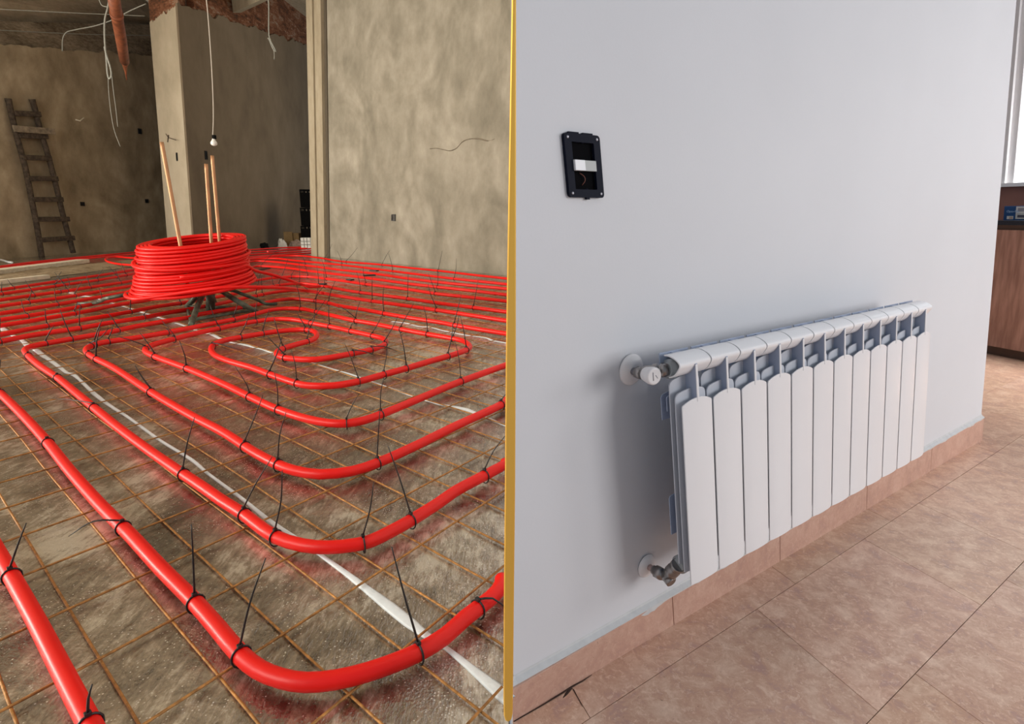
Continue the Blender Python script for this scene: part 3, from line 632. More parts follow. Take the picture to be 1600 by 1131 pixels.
for key, lst in per.items():
    for nn, (c, d, bx, by, tx, ty, _, opt, i) in enumerate(lst):
        near = (c - CAMP).length < 2.2
        m_ = MB()
        sd = Vector((0, 0, 1)).cross(d).normalized(); lr = PR + .0013
        # loop around pipe and mesh wire (slightly egg shaped)
        N = 14 if near else 8
        loop = []
        for k in range(N + 1):
            w = 2 * math.pi * k / N + math.pi / 2
            rz = lr if math.sin(w) > 0 else lr * 1.35
            loop.append(c + sd * math.cos(w) * lr + Vector((0, 0, 1)) * math.sin(w) * rz)
        m_.tube(loop, .0015 if near else .0022, 5, False, flat=(1, 1))
        hd = c + Vector((0, 0, lr + .002)) + d * 0
        if opt == 'loop': tip = None
        elif opt == 'lie':
            tip = at_z(tx, ty, ZL + .016)
            tip.x = min(tip.x, -.006)
        else:
            tip = at_y(tx, ty, c.y + (-.02 if opt == 'mid' else 0))
            if tip.z < hd.z - .02: tip = at_z(tx, ty, hd.z)
            tip.x = min(tip.x, -.006)
        if tip is not None:
            mid = None
            if isinstance(opt, tuple): mid = at_y(opt[0], opt[1], c.y); mid.x = min(mid.x, -.006)
            if mid is None:
                s_ = (tip - hd); L_t = s_.length; side = s_.cross(Vector((0, 1, 0)))
                side = side.normalized() if side.length > 1e-4 else Vector((1, 0, 0))
                mid = hd.lerp(tip, .5) + side * L_t * random.uniform(-.05, .05) + Vector((0, 0, .012 if opt == 'lie' else 0))
            path = smooth_path([hd, mid, tip], .012 if near else .05); n_ = len(path)
            tw = .0021 if near else .0031
            rad = [tw * (1 - .55 * (k / (n_ - 1)) ** 2) for k in range(n_)]
            m_.tube(path, rad, 6, True, flat=(1.0, .75))
            dx = (tx - bx); lay = 'lying flat' if opt == 'lie' else ('bending over' if isinstance(opt, tuple) else ('leaning right' if dx > 6 else ('leaning left' if dx < -6 else 'standing upright')))
            ds = 'black cable tie %s' % lay
        else: ds = 'black cable tie without tail'
        if not m_.v: continue
        o = m_.build('cable_tie', M['tie'])
        tag(o, '%s, %s from left on %s' % (ds, ordw(nn), WORD[key]), 'cable tie', 'black cable ties on the red pipes')
        h_ = MB(); R_h = d.to_track_quat('X', 'Z').to_matrix()
        h_.box(hd, (.0055, .0075, .0055), R_h); hh = h_.build('locking_head', M['tie'], o, bevel=.0006 if near else 0)
# loose black offcuts
for (x0, y0, x1, y1, w, lb) in ((402,422.5,420,419,.05,'small black offcut lying on the pipes just right of the coil'),(568,430.5,586,429.5,.045,'longer black offcut lying on the pipes near the plastered wall'),
                             (579,422.5,590,423,.05,'stubby black offcut behind the longer one near the plastered wall'),(543,436.5,551,437.2,.04,'tiny black offcut left of the longer one on the pipe rows'),(500,443.5,509,443.8,.04,'black offcut on the pipe rows below the jamb')):
    a = lf(x0, y0, .045); b = lf(x1, y1, .045); m_ = MB(); dd = (b - a); R_ = dd.to_track_quat('X', 'Z').to_matrix()
    m_.box((a + b) / 2, (dd.length, w, .012), R_); tag(m_.build('plastic_offcut', M['tie'], bevel=.003), lb, 'offcut')

# ---------------------------------------------------------------- ladder
def onwall(px, py, off=0.0, P=PL, N=NL): return at_plane(px, py, P + N * off, N)
ld = thing('wooden_ladder', onwall(65.5, 402, .12), 'old rough wooden ladder leaning on the far left wall', 'ladder')
def lad(px, py):
    f = (402 - py) / 246.0; return onwall(px, py, .13 - .08 * f)
for R_l in ([(12.5,154),(16,170),(26,212),(40,264),(49.5,313),(57,350),(65.5,402)], [(50,155),(54,168),(61,197),(74,239),(87,288),(99,338),(114.5,395)]):
    m_ = MB(); P = smooth_path([lad(*p) for p in R_l], .05); m_.tube(P, [.042] + [.036] * (len(P) - 1), 8, True); m_.build('rail', M['old_wood'], ld)
for (a, b) in (((20,177),(61,178.5)), ((27,211.5),(72,213)), ((33,245.5),(78,247.5)), ((41,279),(88,279)), ((49,311.5),(96,311.5)), ((54,342.5),(106,342)), ((61,375),(114,371.5))):
    m_ = MB(); pa_, pb_ = lad(*a), lad(*b); dd = pb_ - pa_; R_ = dd.to_track_quat('X', 'Z').to_matrix()
    m_.box((pa_ + pb_) / 2 + NL * .02, (dd.length, .05, .07), R_); m_.build('rung', M['old_wood'], ld, bevel=.008)
m_ = MB(); pa_, pb_ = lad(15, 200.5), lad(80, 205.5); dd = pb_ - pa_; m_.box((pa_ + pb_) / 2 + NL * .06, (dd.length, .03, .085), dd.to_track_quat('X', 'Z').to_matrix())
m_.build('nailed_slat', simple('paler_board', (.26,.21,.15), .9, 0, .4, 20, .3), ld, bevel=.006)

# boards, rubble and tube on the floor at the left
def plank(a, b, w, h, name, mat, label, cat, z=.0):
    a = lf(*a, z); b = lf(*b, z); dd = b - a; m_ = MB(); m_.box((a + b) / 2 + Vector((0, 0, h / 2)), (dd.length, w, h), dd.to_track_quat('X', 'Z').to_matrix())
    return tag(m_.build(name, mat, bevel=.004), label, cat)
plank((-40,432.5), (131,410.6), .15, .045, 'wooden_board', M['board_wood'], 'long pale board lying between the rubble and the far left pipes', 'board', .012)
plank((-20,446), (74,435), .07, .035, 'wooden_board', M['board_wood'], 'shorter pale board lying in front of the rubble strip', 'board', .012)
m_ = MB(); rows = []
rub = [(-60,430),(60,420),(140,409.5),(230,404),(235,415),(160,423),(75,435.5),(-30,448)]
c0 = sum((lf(*p) for p in rub), Vector()) / len(rub)
gx = []; N1, N2 = 46, 14
for i in range(N1 + 1):
    t = i / N1; up_ = lf(-60 + 290 * t, 430 - 26 * t); lo_ = lf(-40 + 270 * t, 448 - 34 * t)
    for j in range(N2 + 1):
        s_ = j / N2; p = up_.lerp(lo_, s_); e_ = min(1, 6 * min(s_, 1 - s_), 6 * min(t, 1 - t) + .0)
        p.z = ZL + .002 + e_ * (.016 + .014 * noise.noise(p * 9) + .008 * noise.noise(p * 31)); gx.append(p)
fs = [(i * (N2 + 1) + j, (i + 1) * (N2 + 1) + j, (i + 1) * (N2 + 1) + j + 1, i * (N2 + 1) + j + 1) for i in range(N1) for j in range(N2)]
m_.add(gx, fs, 0, True); tag(m_.build('rubble_strip', M['soil']), 'strip of dry brown rubble on the floor beside the long board', 'rubble', kind='stuff')
m_ = MB(); m_.tube([lf(-40, 404.5, .10), lf(2, 406, .05), lf(12, 409, .02), lf(19, 410, .014)], .012, 8); tag(m_.build('plastic_tube', M['joint']), 'thin white plastic tube on the floor by the far left wall', 'tube')

# wall holes and fixings
def wall_hole(px, py, w, h, P, N, label, name='socket_box', mat=None, rot=0, depth=.012):
    c = at_plane(px, py, P, N); r = N.cross(Vector((0, 0, 1))).normalized(); r = -r if r.x < 0 else r
    u = Vector((KL, 0, 1)).normalized(); m_ = MB()
    # frame lip with recessed back
    q = [c + r * sx * w / 2 + u * sz * h / 2 for sx, sz in ((-1,-1),(1,-1),(1,1),(-1,1))]
    qi = [c + r * sx * w * .36 + u * sz * h * .38 for sx, sz in ((-1,-1),(1,-1),(1,1),(-1,1))]
    qf = [p + N * depth for p in q]; qif = [p + N * depth for p in qi]; qb = [p + N * .002 for p in qi]
    vs = q + qf + qif + qb; f = []
    for a in range(4):
        b = (a + 1) % 4
        f += [(a, b, 4 + b, 4 + a), (4 + a, 4 + b, 8 + b, 8 + a), (8 + a, 8 + b, 12 + b, 12 + a)]
    f.append((12, 13, 14, 15)); m_.add(vs, f)
    return tag(m_.build(name, mat or M['hole']), label, 'socket box')
wall_hole(218, 205, .075, .085, PL, NL, 'small dark box high on the far left wall, under the drain pipe')
wall_hole(128.5, 318.5, .07, .06, PL, NL, 'small dark box low on the far left wall beside the ladder')
wall_hole(229, 314, .07, .065, PL, NL, 'small dark box low on the far left wall beside the pale pier')
wall_hole(615.5, 340, .085, .082, PW, NW, 'grey socket box low on the large plastered wall', mat=simple('grey_box', (.07,.065,.06), .7, 0, .6, 90))
wall_hole(321.5, 242.5, .062, .13, PB, NB, 'upright black box on the shaded back wall below the bulb')
wall_hole(277, 245, .03, .12, PC, NC, 'narrow dark slot on the pale pier', mat=M['hole'])
m_ = MB(); c = onwall(121, 189, .0); m_.tube([onwall(118, 187, .01), onwall(125, 189, .03), onwall(131, 184, .05)], .012, 6)
tag(m_.build('wall_hook', M['board_wood']), 'small pale peg sticking out of the far left wall', 'hook')
m_ = MB(); m_.tube([at_plane(259, 209, PC + NC * .004, NC), at_plane(263, 215, PC + NC * .02, NC), at_plane(275, 219, PC + NC * .05, NC)], .005, 6)
m_.tube([at_plane(262, 222, PC + NC * .003, NC), at_plane(263, 211, PC + NC * .012, NC)], .008, 6)
tag(m_.build('bent_nail', M['old_wood']), 'bent dark nail on the pale pier above the copper rod', 'nail')
# crack in the big wall
cp_ = [(672,232.5),(681,231.5),(694,234),(704,235.5),(714,231),(722,222),(732,217.5),(748,216.8),(763,220),(772,217.5),(781,208),(790,200)]
m_ = MB(); PP = [at_plane(x, y, PW + NW * .001, NW) for x, y in cp_]; PP = smooth_path(PP, .03)
m_.tube(PP, [.004 + .006 * abs(noise.noise(p * 3)) for p in PP], 5, True); struct(m_.build('trim_4', simple('filled_crack', (.20,.165,.12), .95, 0, .3, 20)), 'thin dark crack in the plastered wall')

# overhead drain pipe, conduits, cables
m_ = MB(); dp = [at_y(176, -12, 7.0), at_y(182, 22, 7.3), at_y(189, 60, 7.7), at_y(194.5, 96, 8.2)]
m_.tube(dp, [.062, .060, .060, .055], 16); m_.tube([dp[0].lerp(dp[1], .95), dp[0].lerp(dp[1], 1.0) + (dp[2] - dp[1]) * .08], .068, 16)
m_.tube([dp[3], at_y(195, 102, 8.3), at_y(196.5, 112, 8.4), at_y(198, 125, 8.45)], [.05, .03, .014, .006], 10)
tag(m_.build('drain_pipe', M['orange_pipe']), 'orange brown drain pipe coming down from the slab corner', 'pipe')
def cable(pts, r, name, mat, label, cat, seg=6):
    m_ = MB(); m_.tube(smooth_path(pts, .04), r, seg); return tag(m_.build(name, mat), label, cat)
yq = 7.3
m_ = MB(); m_.tube(smooth_path([at_y(171, -4, yq), at_y(168.5, 12, yq), at_y(164, 30, yq), at_y(163.5, 60, yq), at_y(166, 90, yq), at_y(168.5, 118, yq), at_y(170.5, 123, yq), at_y(174, 119, yq), at_y(172.5, 106, yq), at_y(167, 88, yq), at_y(163, 73, yq)], .03), .0095, 8)
for P in ([(169,120),(170,145),(174,180),(179,205),(188,229)], [(174,112),(177,140),(181,170),(184,198)]):
    m_.tube(smooth_path([at_y(x, y, yq) for x, y in P], .04), .0036, 6)
tag(m_.build('knotted_conduit', M['grey_conduit']), 'grey conduit hanging from the slab with a knot and two loose ends', 'conduit')
cable([lean(LA, slabf(0) - .02) - NLh * .02 + Vector((0, -.2, 0)), at_plane(100, 55, PL, NL) - NLh * .3, at_plane(226, 57, PL, NL) - NLh * .3], .007, 'surface_conduit', M['grey_conduit'], 'straight grey conduit crossing under the slab at the beam', 'conduit')
cable([at_y(-20, 13.5, 7.6), at_y(110, 20, 8.1), at_y(226, 25, 8.6)], .005, 'surface_conduit', M['grey_conduit'], 'thin straight conduit crossing the slab nearer the top', 'conduit')
cable([at_y(97.5, 80, 8.3), at_y(98, 60, 8.3), at_y(103, 51, 8.3), at_y(118, 46.5, 8.25), at_y(150, 40, 8.2), at_y(176, 31, 8.2), at_y(205, 16, 8.2), at_y(228, 6, 8.2)], .0065, 'surface_conduit', M['grey_conduit'], 'pale conduit curving from the beam across the slab', 'conduit')
cable([at_y(153, -6, 7.6), at_y(158, 7, 7.6), at_y(168, 11, 7.5)], .006, 'surface_conduit', M['grey_conduit'], 'short conduit loop beside the drain pipe', 'conduit')
# bulb
bulb = thing('hanging_bulb', at_y(333, 227, 6.3), 'white bulb hanging on a thin cord in front of the back wall', 'light bulb')
m_ = MB(); m_.tube(smooth_path([at_y(320, -20, 6.3), at_y(323.5, 8, 6.3), at_y(328.5, 70, 6.3), at_y(332.5, 140, 6.3), at_y(333.5, 185, 6.3), at_y(332.5, 213, 6.3)], .05), .0048, 6); m_.build('cord', M['white_cord'], bulb)
m_ = MB(); m_.lathe([(0, .014), (.003, .021), (.034, .021), (.038, .015)], at_y(334.3, 211, 6.3), Vector((0, 0, -1)), 14); m_.build('bulb_socket', M['black_plastic'], bulb)
m_ = MB(); m_.lathe([(0, .014), (.012, .016), (.028, .027), (.044, .033), (.058, .030), (.068, .018), (.072, .004)], at_y(333.8, 216.5, 6.3), Vector((-.06, 0, -1)), 16); m_.build('bulb_glass', M['white_bulb'], bulb)
m_ = MB(); m_.tube(smooth_path([at_y(418, -20, 6.6), at_y(420, 10, 6.6), at_y(421, 58, 6.6), at_y(426, 70, 6.6), at_y(431.5, 81, 6.6), at_y(427, 77, 6.6), at_y(422, 65, 6.6), at_y(419, 59, 6.6)], .03), .0065, 6)
m_.tube(smooth_path([at_y(426, 74, 6.6), at_y(428.5, 82, 6.6), at_y(428.5, 93, 6.6)], .03), .004, 6)
tag(m_.build('hanging_cable', M['grey_conduit']), 'short knotted grey cable hanging beside the jamb', 'cable')

# rubbish in front of the back wall
def open_crate(name, c, w, d, h, rot, label):
    t = thing(name, c, label, 'crate', 'stacked black crates'); R = Matrix.Rotation(rot, 3, 'Z')
    m_ = MB()
    for z in (.012, h - .012): 
        for s_ in (-1, 1):
            m_.box(c + R @ Vector((0, s_ * d / 2, z)), (w, .012, .024), R); m_.box(c + R @ Vector((s_ * w / 2, 0, z)), (.012, d, .024), R)
    m_.box(c + R @ Vector((0, 0, .008)), (w, d, .012), R)
    for k in range(7):
        x = -w / 2 + w * k / 6
        for s_ in (-1, 1): m_.box(c + R @ Vector((x, s_ * d / 2, h / 2)), (.02, .010, h), R)
    for k in range(5):
        y = -d / 2 + d * k / 4
        for s_ in (-1, 1): m_.box(c + R @ Vector((s_ * w / 2, y, h / 2)), (.010, .02, h), R)
    for s_ in (-1, 1):
        m_.box(c + R @ Vector((0, s_ * d / 2, h * .42)), (w, .006, h * .8), R); m_.box(c + R @ Vector((s_ * w / 2, 0, h * .42)), (.006, d, h * .8), R)
    m_.build('crate_body', M['black_plastic'], t); return t
cr0 = lf(493, 384.3); hh = (at_y(480, 296, cr0.y).z - ZL - .06) / 3
for k, w_ in enumerate(('bottom', 'middle', 'top')):
    c_ = cr0 + Vector((.02 * k, 0, .06 + hh * k)); 
    open_crate('plastic_crate', c_, .40, .36, hh * .985, .1, 'black plastic crate half hidden by the jamb, %s of the stack' % w_)
m_ = MB(); m_.box(cr0 + Vector((0, 0, .03)), (.46, .42, .06)); tag(m_.build('timber_block', M['old_wood']), 'dark timber block under the stack of black crates', 'block')
m_ = MB(); c_ = lf(477.5, 388.5); yy = c_.y; a = at_y(470.5, 387, yy); b = at_y(484, 370, yy); w = b.x - a.x; h = b.z - a.z
tl = thing('white_block', Vector(((a.x + b.x) / 2, yy, ZL)), 'square white block with dark cross lines in front of the black crates', 'block')
m_.box(((a.x + b.x) / 2, yy + .06, ZL + h / 2), (w, .12, h)); m_.build('block_body', M['paper'], tl, bevel=.006)
m_ = MB()
for f in (.36, .68): m_.box((a.x + w * f, yy - .001, ZL + h / 2), (.008, .004, h)); m_.box(((a.x + b.x) / 2, yy - .001, ZL + h * f), (w, .004, .008))
m_.build('cross_lines', M['old_wood'], tl)
c_ = lf(451, 384.5); yy = c_.y; a = at_y(445, 378, yy); b = at_y(456.5, 362, yy)
m_ = MB(); m_.box(((a.x + b.x) / 2, yy, (ZL + b.z) / 2), (b.x - a.x, .12, b.z - ZL), Matrix.Rotation(.3, 3, 'Z')); m_.box(((a.x + b.x) / 2 + .12, yy + .05, (ZL + b.z) / 2 - .01), (.2, .1, b.z - ZL - .03), Matrix.Rotation(-.2, 3, 'Z'))
tag(m_.build('cardboard_box', M['cardboard'], bevel=.004), 'small brown cardboard box among the rubbish by the back wall', 'box')
def lump(px, py, size, mat, name, label, cat, seed):
    c = lf(px, py); bm = bmesh.new(); bmesh.ops.create_icosphere(bm, subdivisions=3, radius=1)
    m_ = MB(); vs = [];
    for v in bm.verts:
        n_ = 1 + .45 * noise.noise(v.co * 1.6 + Vector((seed, 0, 0))) + .2 * noise.noise(v.co * 4 + Vector((seed, 3, 0)))
        p = Vector((v.co.x * size[0], v.co.y * size[1], max(-.0, v.co.z) * size[2])) * n_; vs.append(c + p + Vector((0, 0, .004)))
    m_.add(vs, [[v.index for v in f.verts] for f in bm.faces], 0, False); bm.free()
    return tag(m_.build(name, mat), label, cat)
lump(413, 389, (.085, .08, .10), M['black_plastic'], 'black_bag', 'crumpled black bag on the floor by the back wall', 'bag', 3)
lump(441.5, 386, (.09, .06, .15), M['paper'], 'crumpled_paper', 'crumpled white paper beside the small cardboard box', 'paper', 9)
lump(462, 386.5, (.15, .09, .13), M['sack'], 'crumpled_sheet', 'crumpled greyish sheet left of the white block', 'sheet', 15)

# ================================================================== RIGHT: THE FINISHED ROOM
A0 = at_z(800, 1128, 0); B0 = at_z(1535, 688, 0); LEN = (B0 - A0).length
E_ = (B0 - A0).normalized(); N_ = Vector((E_.y, -E_.x, 0))
def W(u, n, z): return A0 + E_ * u + N_ * n + Vector((KR * z, 0, z))
def wallpt(px, py, nn=-.012):
    Nn = E_.cross(Vector((KR, 0, 1))).normalized(); P = at_plane(px, py, A0 + N_ * nn, Nn)
    z = P.z; q = P - Vector((KR * z, 0, 0)) - A0; return q.dot(E_), z
def Wv(u, n, z): return W(u, n, z)

# tiled floor: grout bed and individual stones
mb = MB(); mb.add([(.004, -1.6, -.004), (12, -1.6, -.004), (12, 9, -.004), (.004, 9, -.004), (.004, -1.6, -.2), (12, -1.6, -.2), (12, 9, -.2), (.004, 9, -.2)], [(0,1,2,3),(7,6,5,4),(0,4,5,1),(1,5,6,2),(2,6,7,3),(3,7,4,0)])
struct(mb.build('floor', M['tile_grout']), 'grout bed under the travertine tiles')
courses = []
wb = [-2.95, -2.57, -2.19, -1.81, -1.43, -1.05, -.67, -.285, .097, .478, .86, 1.24, 1.62, 2.0, 2.4]
known = {(-.285, .097): [-.45, .157, 1.044, 1.724, 2.195, 2.87, 3.55, 4.2, 4.9, 5.6, 6.3, 7.0], (.097, .478): [-.45, .13, .831, 1.504, 1.975, 2.65, 3.33, 4.0, 4.7, 5.4, 6.1, 6.8], (.478, .86): [-.5, .25, .937, 1.625, 2.3, 3.0, 3.7, 4.4, 5.1, 5.8, 6.5]}
tv = []; tf = []; tint = []
gap = .0010
for k in range(len(wb) - 1):
    w0, w1 = wb[k], wb[k + 1]; key = (w0, w1)
    wref = w0 if w0 > 0 else w1
    us = known.get(key)
    if us is None:
        o_ = random.uniform(-.6, 0) - 1.2; us = [o_ + .68 * i for i in range(16)]
        wref = w0
    for i in range(len(us) - 1):
        sl = -.26
        # keep the stones off the wall, and off the other room
        t_ = random.uniform(.93, 1.05); tt = (t_ * random.uniform(.985, 1.02), t_, t_ * random.uniform(.97, 1.02))
        corners = [(us[i] + gap, w0 + gap), (us[i + 1] - gap, w0 + gap), (us[i + 1] - gap, w1 - gap), (us[i] + gap, w1 - gap)]
        P = [A0 + E_ * (u + sl * (w - wref)) + N_ * w for u, w in corners]
        # clip against x > .004
        poly = []
        for a in range(4):
            p, q_ = P[a], P[(a + 1) % 4]
            if p.x > .0015: poly.append(p)
            if (p.x > .0015) != (q_.x > .0015):
                s_ = (.0015 - p.x) / (q_.x - p.x); poly.append(p.lerp(q_, s_))
        if len(poly) < 3: continue
        b = len(tv); n_ = len(poly)
        tv += [p + Vector((0, 0, 0)) for p in poly] + [p + Vector((0, 0, -.006)) for p in poly]
        tf.append([b + x for x in range(n_)]); tint.append(tt)
        for x in range(n_): tf.append([b + x, b + (x + 1) % n_, b + n_ + (x + 1) % n_, b + n_ + x]); tint.append(tt)
me = bpy.data.meshes.new('floor'); me.from_pydata([tuple(v) for v in tv], [], tf); me.update()
bm = bmesh.new(); bm.from_mesh(me); bmesh.ops.recalc_face_normals(bm, faces=bm.faces); bm.to_mesh(me); bm.free()
ca = me.color_attributes.new('tile_tint', 'FLOAT_COLOR', 'CORNER')
for p in me.polygons:
    for li in p.loop_indices: ca.data[li].color = tint[p.index] + (1,)
me.materials.append(M['travertine'])
fl = bpy.data.objects.new('floor', me); COL.objects.link(fl); struct(fl, 'travertine tiled floor of the finished room')

# white wall (clipped where it meets the partition)
mb = MB(); zs = [0, 1, 2, 3.2]; vs = []
for nn in (-.012, -.20):
    for z in zs:
        u0_ = (.0015 - A0.x - N_.x * nn - KR * z) / E_.x
        vs += [W(u0_, nn, z), W(LEN - .006 - (.0 if nn > -.1 else .0), nn, z)]
fs = []
for k in range(3):
    a = 2 * k; fs += [(a, a + 1, a + 3, a + 2), (8 + a + 2, 8 + a + 3, 8 + a + 1, 8 + a), (a + 1, 8 + a + 1, 8 + a + 3, a + 3), (a, a + 2, 8 + a + 2, 8 + a)]
fs += [(6, 7, 15, 14), (0, 8, 9, 1)]
mb.add(vs, fs); struct(mb.build('wall_center', M['wall_paint']), 'white painted wall behind the radiator')

# skirting stones
zt0, zt1 = .091, .128
def skz(u): return zt0 + (zt1 - zt0) * u / LEN
joints = [None, .572, 1.12, 1.74, 2.36, LEN]
for k in range(5):
    ua = joints[k]; ub = joints[k + 1] - (.0012 if k < 4 else 0)
    if ua is None: ua = (-.006 - A0.x + .012 * N_.x) / E_.x
    else: ua += .0012
    a = [W(ua, 0, 0), W(ub, 0, 0), W(ub, 0, skz(ub)), W(ua, 0, skz(ua))]; b = [W(ua, -.0115, 0), W(ub, -.0115, 0), W(ub, -.0115, skz(ub)), W(ua, -.0115, skz(ua))]
    if k == 0: 
        for q in a + b: q.x = max(q.x, .0015)
    m_ = MB(); m_.hexa(a, b); o = m_.build('baseboard_center', M['travertine_skirt'], bevel=.001)
    struct(o, ['skirting stone next to the brass strip', 'second skirting stone, below the left end of the radiator', 'third skirting stone', 'fourth skirting stone', 'last skirting stone at the wall end'][k])
# return skirting round the wall end
m_ = MB(); m_.hexa([W(LEN, 0, 0), W(LEN, -.2, 0), W(LEN, -.2, zt1), W(LEN, 0, zt1)], [W(LEN - .0055, 0, 0), W(LEN - .0055, -.2, 0), W(LEN - .0055, -.2, zt1), W(LEN - .0055, 0, zt1)]); struct(m_.build('baseboard_end', M['travertine_skirt']))
# caulk bead with ragged smears on the skirting
m_ = MB(); vs = []; n = 220
u_s = (.002 - A0.x) / E_.x + .0
for i in range(n + 1):
    u = u_s + (LEN - u_s) * i / n; z = skz(u); lip = .003 + max(0, .013 * noise.noise(Vector((u * 9, 2, 0))) + .006 * noise.noise(Vector((u * 40, 5, 0))) + (.006 if u < .5 else .0))
    vs += [W(u, -.0118, z + .015), W(u, -.010, z + .009), W(u, .0012, z + .0015), W(u, .0012, z - lip), W(u, -.0005, z - lip)]
for v in vs: v.x = max(v.x, .0015)
m_.add(vs, [(i * 5 + k, i * 5 + k + 1, i * 5 + k + 6, i * 5 + k + 5) for i in range(n) for k in range(4)], 0, False)
struct(m_.build('trim_5', M['caulk']), 'white caulk bead smeared over the top of the skirting')
# chipped dark joint stain under the skirting near the strip
m_ = MB(); ch = [(803,1127),(845,1103),(878,1083),(893,1073),(910,1064),(925,1054)]
P = [at_z(x, y, .0012) for x, y in ch]; m_.tube(P, [.0012, .0016, .0022, .0028, .0016, .0006], 5, flat=(1, .5)); P2 = [at_z(x, y, .0003) for x, y in ((893,1075),(886,1083),(880,1090))]; m_.tube(P2, [.003, .004, .001], 5, flat=(1, .15))
m_.tube([at_z(x, y, .0008) for x, y in ((896,1077),(903,1090),(910,1104))], [.0016, .001, .0006], 5, flat=(1, .3))
struct(m_.build('trim_6', simple('dark_open_joint', (.045,.022,.014), .9)), 'dark open joint at the foot of the skirting')

# ------------------------------------------------------------------ radiator
U0, SP_, NEL = .473, .114, 12
TILT = .0075
def Rd(u, n, z): return W(U0 + u, n, z + TILT * u)
rad = thing('radiator', Rd(0, .12, .26), 'white aluminium radiator of twelve elements mounted low on the white wall', 'radiator')
def arch_plate(mb, uc, w, n, z0, zc, zp, th, bow=0.0, rb=.012, mi=0, ex=2.2, cut=0):
    """upright plate in the wall plane with an arched top; bow curves its edges back"""
    off = lambda x: -bow * (abs(x) / (w / 2)) ** 2.5
    # grid strips for a clean bowed surface
    vs = []; fs = []
    xs = sorted(set([round(-w / 2 + w * k / 12, 6) for k in range(13)] + [round(sg * w / 2 * q, 6) for sg in (-1, 1) for q in (.92, .97, .99)]))
    for x in xs:
        e = abs(x) / (w / 2); top = zc + (zp - zc) * (1 - e ** ex) - (cut * (1 - math.sqrt(max(0, 1 - ((e - .80) / .20) ** 2))) if e > .80 and cut else (.004 if e > .97 else 0))
        bot = z0 + ((rb - math.sqrt(max(0, rb * rb - (x - (w / 2 - rb)) ** 2))) if x > w / 2 - rb else 0)
        for nn in (n + off(x), n + off(x) - th):
            vs += [Rd(uc + x, nn, bot), Rd(uc + x, nn, top)]
    m = len(xs)
    for i in range(m - 1):
        a = i * 4; b = a + 4
        fs += [(a, b, b + 1, a + 1), (a + 2, a + 3, b + 3, b + 2), (a + 1, b + 1, b + 3, a + 3), (a, a + 2, b + 2, b)]
    fs += [(0, 1, 3, 2), (m * 4 - 4, m * 4 - 2, m * 4 - 1, m * 4 - 3)]
    mb.add(vs, fs, mi, False)
ZB, ZT, ZPK = .259, .724, .738
